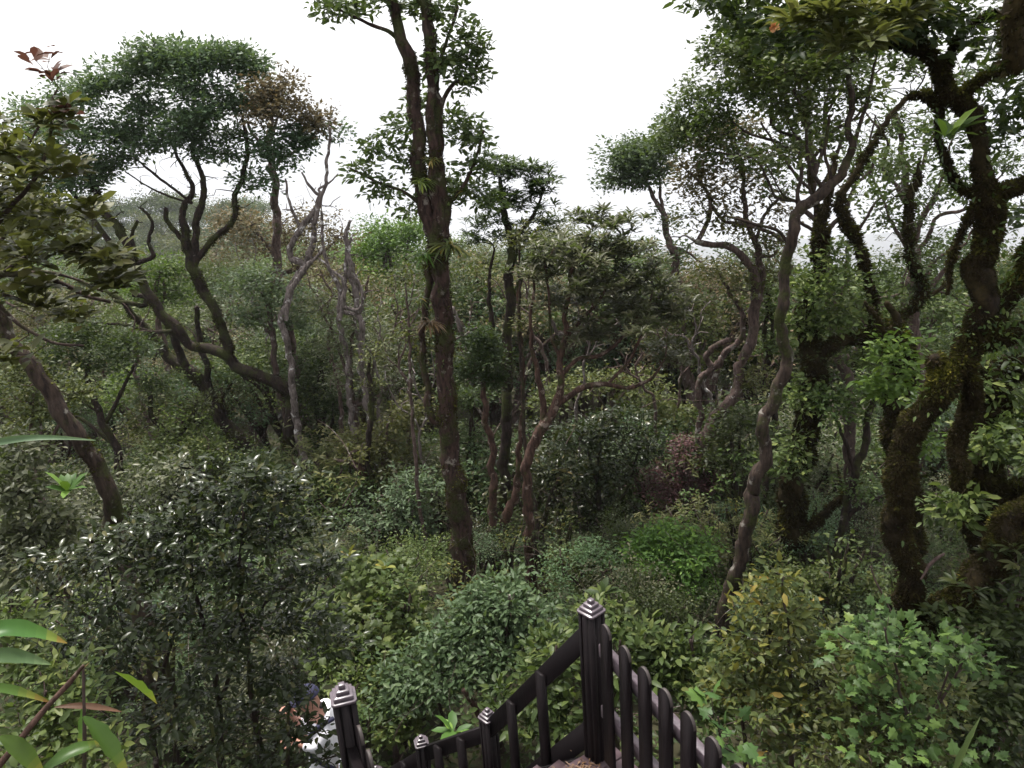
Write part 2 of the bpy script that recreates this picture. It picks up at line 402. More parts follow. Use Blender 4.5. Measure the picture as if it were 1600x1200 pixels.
            A = off/spread*.6+TD[idx]*.5+rndunit(n)*.9; A[:, 2] = A[:, 2]*.6-droop
            N = np.tile([0, 0, up], (n, 1))+rndunit(n)*jit+off/spread*.25*jit
            if jit < .6: A[:, 2] = A[:, 2]*.4-.12
            tint = np.clip(np.repeat(rng.random(len(T)), per)*.45+rng.random(n)*.55, 0, 1)
            if tintf is not None: tint = np.clip(tintf(C, tint), 0, 1)
            lv.add(*leaves(leaf, C, A, N, size*rng.uniform(.45, 1.3, n), wid, tint))
        s.cr = lv.build(name, LM[mat], s.root)
        if twigs and s.tw.n:
            s.tw.build('twigs', s.twig, s.cr, False, base=None)
        s.tw = MB()
        return s
    def bare(s, clumps, r_max=.012, bend=.5, mat=None):
        tg = []; s.rpx = 2.0/ppm(P(*clumps[0][:2], clumps[0][4])); s.tips = []; s.tdirs = []
        for px, py, rx, ry, Y, n in clumps:
            o = P(px, py, Y); k = ppm(o); q = rndunit(n)*(rng.random((n, 1))**.4)
            tg.append(o+q*np.array([rx/k, rx/k*.7, ry/k]))
        s.grow(np.vstack(tg), r_max, bend); s.tw.build('twigs', BK[mat] if mat else s.twig, s.root); s.tw = MB(); return s
    def moss(s, density=9000, length=.03, which=None, matk='moss', hang=.5, name='moss', keep=1.0):
        Vs = Leaves()
        for k, (V, F, _) in enumerate(s.surf):
            if which is not None and k not in which: continue
            A0, B0, C0, D0 = V[F[:, 0]], V[F[:, 1]], V[F[:, 2]], V[F[:, 3]]
            nr = np.cross(C0-A0, D0-B0); ar = np.linalg.norm(nr, axis=1)/2+1e-12; nr = nr/(2*ar[:, None])
            n = int(min(70000, ar.sum()*density))
            if n < 5: continue
            i = rng.choice(len(F), n, p=ar/ar.sum()); u, v = rng.random((n, 1)), rng.random((n, 1))
            c = (A0[i]*(1-u)+B0[i]*u)*(1-v)+(D0[i]*(1-u)+C0[i]*u)*v; o = nr[i]
            pn = vnoise(c*3.3, 9)+.5*vnoise(c*11, 4)
            kp = pn > (1-2*keep)*.8
            c, o, pn = c[kp], o[kp], pn[kp]; n = len(c)
            if n < 3: continue
            A = o+rndunit(n)*.7; A[:, 2] -= hang*rng.random(n)
            ln = length*rng.uniform(.4, 1.6, n)*(1+.7*np.clip(pn, -.7, 1))
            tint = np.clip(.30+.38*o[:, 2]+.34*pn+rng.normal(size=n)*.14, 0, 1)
            Vs.add(*leaves('small', c-o*length*.12, A, rndunit(n), ln, .8, tint))
        if Vs.n: Vs.build(name, LM[matk], s.root)
        return s
    def sprouts(s, n, mat='mid', size=.07, which=(0,), lo=0.0, hi=1.0, per=9, name='sprouts', spread=.06, leaf='oval', out=.06):
        lv = Leaves()
        for k in which:
            q, r = s.stems[k]; a, b = int(lo*(len(q)-1)), max(1, int(hi*(len(q)-1)))
            i = rng.integers(a, max(a+1, b), n); o = rndunit(n); o[:, 2] *= .4
            C = q[i]+o*(r[i]+out*rng.random(n))[:, None]
            id2 = np.repeat(np.arange(n), per); m = n*per
            off = rng.normal(size=(m, 3))*spread
            A = off/spread+o[id2]*.8; N = np.tile([0, 0, 1.0], (m, 1))+rndunit(m)*.8
            lv.add(*leaves(leaf, C[id2]+off, A, N, size*rng.uniform(.6, 1.2, m)))
        lv.build(name, LM[mat], s.root); return s

def wander(x0, y0, x1, y1, w, n=6, amp=.10):
    L = math.hypot(x1-x0, y1-y0); out = []; nx, ny = -(y1-y0)/L, (x1-x0)/L; ph = rng.random()*6
    for k in range(n+1):
        t = k/n; o = (math.sin(ph+t*5)*.6+rng.normal()*.5)*amp*L*math.sin(math.pi*min(1, t*.9+.05))
        out.append((x0+(x1-x0)*t+nx*o, y0+(y1-y0)*t+ny*o, max(1.6, w*(1-.75*t))))
    return out
def S(Y, *pts, y2=None):
    """a stem from (px,py,w) triples at depth Y, easing to y2"""
    n = len(pts)
    return [(a, b, c, Y if y2 is None else Y+(y2-Y)*k/(n-1)) for k, (a, b, c) in enumerate(pts)]
# ------------------------------------------------------------------ ground
def ground():
    xs = np.concatenate([-np.geomspace(3000, 12, 60), np.linspace(-11.5, 11.5, 90), np.geomspace(12, 3000, 60)])
    ys = np.concatenate([np.linspace(-30, 25, 110), np.geomspace(25.6, 4000, 120)])
    X, Y = np.meshgrid(xs, ys); X = X*1.0
    Z = gz(X, Y); Vv = np.stack([X, Y, Z], -1).reshape(-1, 3)
    nx = len(xs); i = np.arange(len(ys)-1)[:, None]*nx+np.arange(nx-1)[None]
    F = np.stack([i, i+1, i+nx+1, i+nx], -1).reshape(-1, 4)
    m = plain('ground_mat', (.03, .028, .016), .95, .1, .8, .6, .05)
    o = mesh('ground', Vv, F, m, smooth=True); o['kind'] = 'structure'
ground()
def undergrowth(name, n, y0, y1, size, h, mat, leaf, seed=0, spreadx=.8):
    """a mass of low leaves hugging the ground"""
    y = y0+(y1-y0)*rng.random(n)**.8; x = (rng.random(n)*2-1)*(y*spreadx+1.5)
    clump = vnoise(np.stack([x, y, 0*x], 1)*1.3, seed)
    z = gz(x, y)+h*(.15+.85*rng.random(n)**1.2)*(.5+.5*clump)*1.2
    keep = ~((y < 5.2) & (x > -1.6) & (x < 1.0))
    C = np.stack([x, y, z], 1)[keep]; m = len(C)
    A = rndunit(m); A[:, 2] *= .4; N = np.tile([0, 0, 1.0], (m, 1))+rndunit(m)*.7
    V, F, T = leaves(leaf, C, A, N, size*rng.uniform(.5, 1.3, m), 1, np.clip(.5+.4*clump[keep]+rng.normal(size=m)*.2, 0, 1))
    o = mesh(name, V, F, LM[mat], tint=T, smooth=True); o['kind'] = 'stuff'; return o
def ug(name, label, *a, **k): undergrowth(name, *a, **k)['label'] = label
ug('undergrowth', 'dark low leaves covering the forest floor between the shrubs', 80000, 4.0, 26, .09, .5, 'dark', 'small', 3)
ug('undergrowth', 'mid green ground plants covering the slope below the trees', 30000, 5.0, 16, .08, .6, 'mid', 'oval', 8)

def sticks(n, y0, y1, label, mat, rr, hh, L0, L1):
    b = MB()
    for k in range(n):
        y = y0+(y1-y0)*rng.random()**.8; x = (rng.random()*2-1)*(y*.75+.5)
        if y < 5.4 and -1.8 < x < 1.3: continue
        p = np.array([x, y, float(gz(x, y))+hh*rng.random()]); d = rndunit(1)[0]; d[2] = abs(d[2])*1.1; L = rng.uniform(L0, L1)
        pts = [p]; 
        for q in range(3): d = d+rng.normal(size=3)*.35; d /= np.linalg.norm(d); pts.append(pts[-1]+d*L/3)
        r0_ = rr*rng.uniform(.5, 1.4); q, r = catmull(np.array(pts), np.linspace(r0_, r0_*.35, 4), L/9)
        V, F = tube(q, r, 4); b.add(V, F)
    o = b.build('twiggy_undergrowth', BK[mat], base=(0, 0, 0)); o['kind'] = 'stuff'; o['label'] = label
sticks(420, 5, 11, 'thin brown twigs and stems poking through the near undergrowth', 'lit', .004, .9, .4, 1.5)
sticks(520, 11, 26, 'bare pale twigs tangled among the shrubs under the trees', 'lit', .008, 2.6, .5, 1.5)
# ------------------------------------------------------------------ stairway, posts and fences
def brown_paint():
    m, n, out = newmat('dark_brown_boards'); L = n.links.new
    tc = n.nodes.new('ShaderNodeTexCoord'); mp = n.nodes.new('ShaderNodeMapping'); mp.inputs['Scale'].default_value = (60, 60, 3); L(tc.outputs['Object'], mp.inputs[0])
    q = n.nodes.new('ShaderNodeTexNoise'); q.inputs['Scale'].default_value = 3; q.inputs['Detail'].default_value = 5; L(mp.outputs[0], q.inputs['Vector'])
    r = ramp(n, [(.3, (.004, .003, .0035)), (.7, (.011, .008, .009))]); L(q.outputs[0], r.inputs[0])
    b = n.nodes.new('ShaderNodeBsdfPrincipled'); b.inputs['Specular IOR Level'].default_value = .1; L(r.outputs[0], b.inputs['Base Color'])
    rr = ramp(n, [(.3, (.42, .42, .42)), (.7, (.62, .62, .62))]); L(q.outputs[0], rr.inputs[0]); L(rr.outputs[0], b.inputs['Roughness'])
    bp = n.nodes.new('ShaderNodeBump'); bp.inputs['Strength'].default_value = .2; bp.inputs['Distance'].default_value = .001
    L(q.outputs[0], bp.inputs['Height']); L(bp.outputs[0], b.inputs['Normal']); L(b.outputs[0], out.inputs[0]); return m
MBR = brown_paint()
MCAP = plain('board_sky_sheen', (.085, .066, .078), .3, .8, 60, .3)  # the one brown paint, lightened to carry sky reflection on caps and fence rails
MEND = plain('picket_top_sheen', (.035, .026, .024), .6, .5, 60, .3)  # same brown paint with sky reflection put into the colour of picket tops
MDECK = plain('deck_boards', (.07, .046, .052), .4, .5, 25, .35, .002)
def prism(poly, z0, z1, c, rz, bev=0.0):
    poly = np.array(poly, float); n = len(poly); ca, sa = math.cos(rz), math.sin(rz)
    def ring(z, k): 
        p = poly*k; return np.stack([p[:, 0]*ca-p[:, 1]*sa+c[0], p[:, 0]*sa+p[:, 1]*ca+c[1], np.full(n, z)], 1)
    R = [ring(z0, 1), ring(z1-bev, 1)]
    if bev: R.append(ring(z1, 1-bev/np.abs(poly).max()))
    V = np.vstack(R+[[[c[0], c[1], z1]], [[c[0], c[1], z0]]]); i = np.arange(n); j = (i+1) % n; F4 = []
    for k in range(len(R)-1): F4.append(np.stack([k*n+i, k*n+j, (k+1)*n+j, (k+1)*n+i], 1))
    t = (len(R)-1)*n; F3 = np.vstack([np.stack([t+i, t+j, np.full(n, len(V)-2)], 1), np.stack([j, i, np.full(n, len(V)-1)], 1)])
    return V, [np.vstack(F4), F3]
def rsq(h, c):
    return [(h, -h+c), (h, h-c), (h-c, h), (-h+c, h), (-h, h-c), (-h, -h+c), (-h+c, -h), (h-c, -h)]
def post(parent, top, rz, h=.95, half=.05):
    z1 = top[2]-.074; g, d = .012, .009; base = []
    for k in range(4):                                  # fluted faces
        a = k*math.pi/2
        pr = [(half, -half+.01)]
        for y in (-half*.42, half*.42): pr += [(half, y-g/2), (half-d, y-g/2+.002), (half-d, y+g/2-.002), (half, y+g/2)]
        pr += [(half, half-.01)]
        base += [(x*math.cos(a)-y*math.sin(a), x*math.sin(a)+y*math.cos(a)) for x, y in pr]
    b = MB(); b.add(*prism(base, z1-h, z1, top, rz)); p = b.build('newel_post', MBR, parent)
    b = MB(); z = z1+.001
    for k, (hh, t) in enumerate(((half*1.09, .011), (half*.84, .020), (half*.56, .020), (half*.28, .022))):
        b.add(*prism(rsq(hh, .012 if k == 0 else .003), z, z+t, top, rz, .002)); z += t
    b.build('stepped_cap', MCAP, p); return p
def beam(b, a, c, w_, h, t=0):
    """rectangular beam, w_ wide across, h high, centre line a to c"""
    a, c = np.array(a), np.array(c); d = (c-a)/np.linalg.norm(c-a); s = np.cross(d, [0, 0, 1.]); s /= np.linalg.norm(s); u = np.cross(s, d)
    e = .003; sec = [(-w_/2+e, -h/2), (w_/2-e, -h/2), (w_/2, -h/2+e), (w_/2, h/2-e), (w_/2-e, h/2), (-w_/2+e, h/2), (-w_/2, h/2-e), (-w_/2, -h/2+e)]
    V = np.array([q+s*x+u*y for q in (a, c) for x, y in sec]); V = np.vstack([V, [a], [c]]); i = np.arange(8); j = (i+1) % 8
    b.add(V, [np.stack([i, j, j+8, i+8], 1), np.vstack([np.stack([j, i, np.full(8, 16)], 1), np.stack([i+8, j+8, np.full(8, 17)], 1)])], t)
def picket(parent, top, d, h=.86, wd=.092, th=.015, name='picket'):
    """round topped board; d: unit vector along the fence"""
    n = 14; prof = [(-wd/2, -h), (wd/2, -h)]+[(wd/2*math.cos(a), -wd*.62+wd*.62*math.sin(a)) for a in np.linspace(0, math.pi, n)]
    d = np.array([d[0], d[1], 0.]); nrm = np.array([-d[1], d[0], 0]); m = len(prof); top = np.array(top)
    V = np.array([top+d*x+np.array([0, 0, z])+nrm*s for s in (-th/2, th/2) for x, z in prof]); V = np.vstack([V, [top-[0, 0, h*.5]-nrm*th/2], [top-[0, 0, h*.5]+nrm*th/2]])
    i = np.arange(m); j = (i+1) % m
    o = mesh(name, V, [np.vstack([np.stack([i, i+m, j+m, j], 1)]), np.vstack([np.stack([j, np.full(m, 2*m), i], 1), np.stack([i+m, np.full(m, 2*m+1), j+m], 1)])], MBR, parent)
    o.data.materials.append(MEND)
    mi = np.zeros(len(o.data.polygons), np.int32); mi[2:m-1] = 1; o.data.polygons.foreach_set('material_index', mi)
    return o
RZ = math.radians(25)
P1 = P(923, 936, 3.56); P2 = P(761, 1107, 4.3); P3 = P(657, 1149, 4.75); P0 = P(533, 1068, 2.85); P4 = P3+np.array([-.55, .75, -.95])
rl = thing('stair_railing', 'dark brown railing stepping down to the left from the tall newel post', 'railing', (P1[0], P1[1], P1[2]-1.0))
post(rl, P1, math.radians(40), 1.1, .0535); post(rl, P2, math.radians(42), 1.0, .048); post(rl, P3, math.radians(14), 1.0, .048); post(rl, P4, math.radians(14), 1.0)
def run(a, b, ts, dz=-.19):
    a = a+[0, 0, dz]; b = b+[0, 0, dz+.02]; q = MB(); beam(q, a, b, .04, .105); q.build('handrail', MBR, rl)
    lo = np.array([0, 0, -.62]); q = MB(); beam(q, a+lo, b+lo, .04, .12); q.build('bottom_rail', MBR, rl)
    L = np.linalg.norm((b-a)[:2]); d = (b-a)[:2]/L; o = np.array([d[1], -d[0], 0])*.034
    for t in ts:
        c = a*(1-t)+b*t+o*(-1); q = MB(); hh = .86
        q.add(*prism([(.034, -.012), (.034, .012), (-.034, .012), (-.034, -.012)], c[2]-hh+.15, c[2]+.035-.0, c, math.atan2(d[1], d[0]))); q.build('baluster', MBR, rl)
run(P1, P2, (.4, .7)); run(P2, P3, (.35, .7)); run(P3, P4, (.3, .6, .85))
pf = thing('picket_fence', 'dark brown fence of round topped pickets beside the landing right of the tall newel post', 'fence', (P1[0]+.2, P1[1]-.4, P1[2]-1.0))
PK = [(.373, 3.325), (.440, 3.150), (.503, 2.990), (.567, 2.838), (.631, 2.690), (.695, 2.540), (.759, 2.392), (.823, 2.244), (.887, 2.096), (.951, 1.948), (1.015, 1.80)]
fd = np.array([.396, -.918]); out_ = np.array([.918, .396, 0])
for x, y in PK: picket(pf, (x, y, -.75), fd)
for z in (-.965, -1.34):
    q = MB(); a = np.array([PK[0][0], PK[0][1], z])+out_*.034-np.array([*fd, 0])*.1; beam(q, a, a+np.array([*fd, 0])*1.85, .042, .075)
    q.build('rail', MCAP, pf)
lf = thing('picket_fence', 'dark brown newel post with round topped pickets at the left side of the stair head', 'fence', (P0[0], P0[1], P0[2]-1.0))
post(lf, P0, math.radians(16), 1.1)
for k in range(7):
    c = P0[:2]+np.array([.035, -.02])+fd*(.12+.155*k); picket(lf, (c[0], c[1], P0[2]-.12), fd)
for z in (-.33, -.70):
    q = MB(); a = P0+np.array([.03, 0, z])-out_*.0+np.array([*fd, 0])*.03-out_*.034; beam(q, a, a+np.array([*fd, 0])*1.15, .042, .075); q.build('rail', MBR, lf)
# landing and flight of steps
zl_ = P1[2]-1.0
dk = thing('landing_deck', 'purplish brown boarded landing at the foot of the tall newel post', 'deck', (P1[0]-.5, P1[1]-.6, zl_))
ax = (P0-P1)[:2]; LW = np.linalg.norm(ax); ax = ax/LW; fw = np.array([ax[1], -ax[0]]); fw = fw if fw[1] > 0 else -fw
for k in range(14):
    c = P1[:2]-fw*(.02+.145*k)+np.array([0, 0]); q = MB(); a = np.array([*(c-ax*.12), zl_-.02]); b_ = np.array([*(c+ax*(LW+.12)), zl_-.02]); beam(q, a, b_, .138, .035); q.build('board', MDECK, dk)
stp = thing('wooden_steps', 'brown wooden steps dropping from the landing between the two fences', 'steps', (P1[0]-.6, P1[1]+.5, zl_-1))
dirs = (P2-P1); sl_ = dirs[2]/np.linalg.norm(dirs[:2]); f2 = dirs[:2]/np.linalg.norm(dirs[:2]); s2 = np.array([-f2[1], f2[0]])
for k in range(9):
    c = P1[:2]+f2*(.13+.2*k)+s2*.06; z = zl_-.17*(k+1)
    q = MB(); beam(q, (c[0], c[1], z), (c[0]+s2[0]*1.0, c[1]+s2[1]*1.0, z), .24, .035); q.build('tread', MDECK, stp)
for s_ in (.04, 1.02):
    c = P1[:2]+s2*s_+f2*.05; e = c+f2*1.85; q = MB(); beam(q, (c[0], c[1], zl_-.16), (e[0], e[1], zl_-.16-.17/.2*1.85), .04, .22); q.build('stringer', MBR, stp)
lit = Leaves(); n_ = 300; cc = np.array([*P1[:2], zl_+.004]); pos = cc+np.stack([rng.normal(size=n_)*.05-.10, rng.normal(size=n_)*.05-.14, rng.random(n_)*.006], 1)
A_ = rndunit(n_); A_[:, 2] *= .15; lit.add(*leaves('small', pos, A_, np.tile([0, 0, 1.], (n_, 1)), .03*rng.uniform(.5, 1.3, n_), .6))
o = mesh('leaf_litter', np.concatenate(lit.V), np.concatenate(lit.F), LM['dry'], tint=np.concatenate(lit.T)); tagobj(o, 'brown leaf litter heaped at the foot of the tall newel post', 'litter', None, 'stuff')

# ------------------------------------------------------------------ person below the steps
def skin(name, verts, edges, mat, parent, sub=2, base=None):
    import bmesh
    bm = bmesh.new(); lay = bm.verts.layers.skin.verify(); vs = []
    for k, (p, r) in enumerate(verts):
        v = bm.verts.new(Vector(p)-Vector(base)); v[lay].radius = r if isinstance(r, tuple) else (r, r); v[lay].use_root = (k == 0); vs.append(v)
    for a, b in edges: bm.edges.new((vs[a], vs[b]))
    me = D.meshes.new(name); bm.to_mesh(me); bm.free(); me.materials.append(mat)
    o = D.objects.new(name, me); COL.objects.link(o); o.parent = parent
    m = o.modifiers.new('skin', 'SKIN'); m.use_smooth_shade = True; m.use_x_symmetry = False
    s = o.modifiers.new('sub', 'SUBSURF'); s.levels = s.render_levels = sub; return o
SKIN = plain('skin', (.42, .22, .16), .5, .4, 30, .12)
SHIRT = plain('shirt_cloth', (.78, .77, .82), .8, .2, 14, .08, .01)
PANTS = plain('trouser_cloth', (.34, .35, .40), .85, .2, 20, .2, .01)
NAVY = plain('navy_cloth', (.025, .025, .055), .7, .3, 40, .3)
YP = 5.5
def J(px, py, dy=0): return P(px, py, YP+dy)
hb = J(480, 1098); feet = J(496, 1200)*1; 
pe = thing('person', 'person in white shirt and dark cap bending forward behind the shrub at lower left', 'person', (hb[0]+.1, hb[1], hb[2]-1.55))
B_ = np.array(pe.location)
pel = J(505, 1212); k1, k2 = pel+np.array([-.05, -.1, -.42]), pel+np.array([-.16, .12, -.40]); f1, f2_ = k1+np.array([.05, 0, -.42]), k2+np.array([.1, .0, -.42])
sh = J(506, 1124); shn, shf = sh+np.array([0, -.17, -.02]), sh+np.array([-.02, .17, -.02])
en, hn = J(494, 1170, -.24), J(464, 1160, -.2); ef, hf = J(478, 1145, .2), J(455, 1113, .05)
nk = J(495, 1110); hd = J(484, 1098); hd2 = J(477, 1090)
v = [(pel, (.15, .13)), ((pel+sh)/2+np.array([.03, 0, 0]), (.15, .12)), (sh+np.array([0, 0, -.06]), (.17, .12)), (nk, .058), (hd, (.085, .095)), (hd2, (.08, .09)),
     (shn, .07), (en, .045), (hn, .03), (shf, .07), (ef, .045), (hf, .03),
     (pel+np.array([0, -.1, -.06]), .1), (k1, .065), (f1, .045), (f1+np.array([-.16, 0, -.04]), .035), (pel+np.array([0, .1, -.06]), .1), (k2, .065), (f2_, .045), (f2_+np.array([-.16, 0, -.04]), .035)]
e = [(0, 1), (1, 2), (2, 3), (3, 4), (4, 5), (2, 6), (6, 7), (7, 8), (2, 9), (9, 10), (10, 11), (0, 12), (12, 13), (13, 14), (14, 15), (0, 16), (16, 17), (17, 18), (18, 19)]
skin('body', v, e, SKIN, pe, base=B_)
vs_ = [(pel+np.array([0, 0, .05]), (.17, .15)), ((pel+sh)/2+np.array([.03, 0, 0]), (.175, .145)), (sh+np.array([0, 0, -.05]), (.19, .14)), (nk+np.array([.02, 0, -.03]), .07), (shn, .09), (en*.6+shn*.4, .07), (en*.97+hn*.03, .062), (hn*.7+en*.3, .045), (shf, .09), (ef*.9+shf*.1, .065), (hf*.6+ef*.4, .045)]
skin('shirt', vs_, [(0, 1), (1, 2), (2, 3), (2, 4), (4, 5), (5, 6), (6, 7), (2, 8), (8, 9), (9, 10)], SHIRT, pe, base=B_)
vt = [(pel+np.array([0, 0, .0]), (.165, .14)), (pel+np.array([0, -.1, -.08]), .11), (k1, .08), (f1+np.array([0, 0, .05]), .06), (pel+np.array([0, .1, -.08]), .11), (k2, .08), (f2_+np.array([0, 0, .05]), .06)]
skin('trousers', vt, [(0, 1), (1, 2), (2, 3), (0, 4), (4, 5), (5, 6)], PANTS, pe, base=B_)
for ff in (f1, f2_): skin('shoe', [(ff+np.array([.05, 0, -.05]), .045), (ff+np.array([-.08, 0, -.06]), .045), (ff+np.array([-.19, 0, -.065]), .035)], [(0, 1), (1, 2)], NAVY, pe, base=B_)
hc = J(480, 1087)                                        # cap: dome and brim, tipped with the head
aa = np.linspace(0, 2*math.pi, 28, endpoint=False); V = []; tilt = Matrix.Rotation(math.radians(-18), 3, 'Y')
for k in range(7):
    ph = k/6*math.pi/2*.97; V += [(.108*math.cos(ph)*math.cos(a), .095*math.cos(ph)*math.sin(a), .095*math.sin(ph)) for a in aa]
F = np.vstack([np.stack([k*28+np.arange(28), k*28+(np.arange(28)+1) % 28, (k+1)*28+(np.arange(28)+1) % 28, (k+1)*28+np.arange(28)], 1) for k in range(6)])
V = np.array([np.array(tilt @ Vector(q)) for q in V])+hc; b = MB(); b.add(V, F); cap = b.build('cap', NAVY, pe, True)
a2 = np.linspace(-1.1, 1.1, 14); Vb = [(-.10*math.cos(a), .09*math.sin(a), dz) for dz in (0, -.006) for a in a2]+[(-.10*math.cos(a)-.085*math.cos(a)**.6*1.0, .085*math.sin(a), dz-.015) for dz in (0, -.006) for a in a2]
Vb = np.array([np.array(tilt @ Vector(q)) for q in Vb])+hc; i = np.arange(13)
b = MB(); b.add(Vb, np.vstack([np.stack([i, i+1, i+29, i+28], 1), np.stack([i+14, i+42, i+43, i+15], 1), np.stack([i+28, i+29, i+43, i+42], 1)])); b.build('brim', NAVY, cap)
hv = [(hd+np.array([.07, 0, .0]), (.05, .075)), (hd+np.array([.055, 0, -.06]), (.04, .06))]; skin('hair', hv, [(0, 1)], plain('hair', (.02, .015, .012), .6), pe, base=B_)
qs = np.array([shn+np.array([.10, .10, .08]), shn+np.array([-.02, -.02, .09]), shn+np.array([-.10, -.02, -.05]), shn+np.array([-.08, .0, -.22]), shn+np.array([.06, .02, -.36])]); 
q, r = catmull(qs, np.full(5, .02), .03); V, F = tube(q, r, 8); b = MB(); b.add(V, F); b.build('strap', NAVY, pe, True)
def hand(w_, el, curl):
    d = (w_-el)/np.linalg.norm(w_-el); s = np.cross(d, [0, 0, 1.]); s /= np.linalg.norm(s); u = np.cross(s, d); b = MB()
    V, F = tube(np.array([w_-d*.02, w_+d*.02, w_+d*.055, w_+d*.085]), np.array([.026, .036, .038, .028]), 10); b.add(V, F)
    for k, (o_, L) in enumerate(((-.03, .068), (-.01, .078), (.01, .072), (.03, .056))):
        a = w_+d*.08+s*o_; pts = np.array([a, a+d*L*.4-u*.01, a+d*L*.7-u*.035*curl, a+d*L*.75-u*.065*curl]); q, r = catmull(pts, np.array([.011, .0105, .0095, .008]), .012); V, F = tube(q, r, 7); b.add(V, F)
    a = w_+d*.02-s*.03; pts = np.array([a, a-s*.03+d*.02-u*.01, a-s*.035+d*.055-u*.03]); q, r = catmull(pts, np.array([.014, .012, .009]), .012); V, F = tube(q, r, 7); b.add(V, F)
    b.build('hand', SKIN, pe, True)
hand(hn, en, 1.0); hand(hf, ef, 1.1)
fc = J(472, 1100); b = MB(); V, F = tube(np.array([fc+[.04, 0, .02], fc+[0, 0, .0], fc+[-.015, 0, -.02]]), np.array([.02, .016, .012]), 8); b.add(V, F); b.build('nose', SKIN, pe, True)
# ------------------------------------------------------------------ background tree prototypes
def cluster_tree(name, h, cw, mat, leaf='small', size=.07, nclump=9, per=34, tips=9, bark='twig', rosette=False, lean=.1, simple=False, crown_lo=.45, spread=.2):
    """a self-standing tree at the origin, h tall, crown cw wide"""
    t = Tree.__new__(Tree); t.bark = BK[bark]; t.twig = BK[bark]; t.base = np.zeros(3)
    t.root = thing(name, '', '', (0, 0, 0))
    t.nodes = []; t.nrad = []; t.ndir = []; t.stems = []; t.tw = MB(); t.tips = []; t.tdirs = []
    def stem(pts, rad, nm):
        q, r = catmull(pts, rad, .12); t.stems.append((q, r))
        V, F = tube(q, r, 7, .15, 6); b = MB(); b.add(V, F); b.build(nm, t.bark, t.root, True)
        g = np.gradient(q, axis=0); g /= np.linalg.norm(g, axis=1)[:, None]+1e-9
        t.nodes += list(q); t.nrad += list(r); t.ndir += list(g)
    lx, ly = rng.normal(size=2)*lean*h
    R_ = h*.018+.02
    fk = np.array([lx*.5, ly*.5, h*crown_lo])
    stem(np.array([(0, 0, -.3), (lx*.1+.05, ly*.2, h*.2), fk]), np.array([R_*1.3, R_, R_*.8]), 'trunk')
    nl = 1 if simple else 4
    for k in range(nl):
        a = k*2*math.pi/nl+rng.random(); e = np.array([fk[0]+math.cos(a)*cw*.28, fk[1]+math.sin(a)*cw*.28, h*(.72+.1*rng.random())])
        stem(np.array([fk, (fk+e)/2+rng.normal(size=3)*.1*cw*.3+np.array([0, 0, .05*h]), e]), np.array([R_*.65, R_*.45, R_*.25]), 'limb')
    tg = []; cs = []
    for k in range(nclump):
        a = k*2.4+rng.random(); rr = cw*.5*math.sqrt((k+.3)/nclump)*.78
        zc = h*(1-.14-.42*(1-crown_lo)*((rr/(cw*.5))**2)-.10*rng.random())
        if k % 3 == 2: zc -= h*(1-crown_lo)*.35*rng.random()
        o = np.array([fk[0]*1.2+math.cos(a)*rr, fk[1]*1.2+math.sin(a)*rr, zc]); cr = cw*(.17+.08*rng.random())
        q = rndunit(tips)*(rng.random((tips, 1))**.4)*(1+.7*(rng.random((tips, 1)) < .16))*np.array([cr, cr, cr*.6]); q[:, 2] = .6*q[:, 2]+.4*abs(q[:, 2])
        tg.append(o+q)
    tg = np.vstack(tg); t.grow(tg, .02 if not simple else .03)
    T = np.array(t.tips); TD = np.array(t.tdirs); n = len(T)*per; idx = np.repeat(np.arange(len(T)), per)
    if rosette:
        az = np.tile(np.arange(per), len(T))*2.39996+np.repeat(rng.random(len(T))*6, per); el = rng.uniform(-.3, .6, n)
        A = np.stack([np.cos(az)*np.cos(el), np.sin(az)*np.cos(el), np.sin(el)], 1)+TD[idx]*.2
        C = T[idx]+rng.normal(size=(n, 3))*.03; N = np.tile([0, 0, 1.], (n, 1))+rng.normal(size=(n, 3))*.25
    else:
        off = rndunit(n)*(rng.random((n, 1))**.45)*1.7*spread*np.array([1, 1, .65]); C = T[idx]+off
        A = off/spread*.6+rndunit(n); A[:, 2] *= .6; N = np.tile([0, 0, .9], (n, 1))+rndunit(n)*.8+off/spread*.2
    lv = Leaves(); lv.add(*leaves(leaf, C, A, N, size*rng.uniform(.6, 1.2, n), 1, np.clip(np.repeat(rng.random(len(T)), per)*.5+rng.random(n)*.5, 0, 1)))
    c = lv.build('crown', LM[mat], t.root)
    if not simple: t.tw.build('twigs', t.twig, c, False, base=(0, 0, 0))
    return t.root
USED = {}
def put(proto, x, y, s, label, cat, group, rz=None, sz=None, sink=.05):
    o = proto if not USED.get(proto.name) else copy_tree(proto)
    USED[proto.name] = True
    o.location = (x, y, float(gz(x, y))-sink); o.rotation_euler = (0, 0, random.random()*6.28 if rz is None else rz)
    sz = s if sz is None else sz; o.scale = (s, s, sz)
    tagobj(o, label, cat, group); return o
# ------------------------------------------------------------------ background trees
def jrow(n, y0, y1, a0, a1):
    out = []
    for k in range(n):
        a = a0+(a1-a0)*((k*.618034) % 1.0); y = y0+(y1-y0)*random.random(); out.append((a*y, y))
    return out
def side(x, y):
    v = np.array([x, y, float(gz(x, y))+1.0])-CAM; px = 800+FPX*float(v @ cR)/float(v @ cF)
    for lim, wd in ((150, 'by the leaning trunk'), (330, 'below the umbrella tree'), (480, 'below the brown leaved tree'), (640, 'left of the central trunk'), (760, 'at the central trunk'), (900, 'by the pink barked tree'),
                    (1040, 'left of the gnarled tree'), (1180, 'by the gnarled tree'), (1300, 'by the sinuous trunk'), (1420, 'by the level mossy branch')):
        if px < lim: return wd
    return 'behind the massive mossy trunk'
def pxy(x, y):
    v = np.array([x, y, float(gz(x, y))+.5])-CAM; return 800+FPX*float(v @ cR)/float(v @ cF)
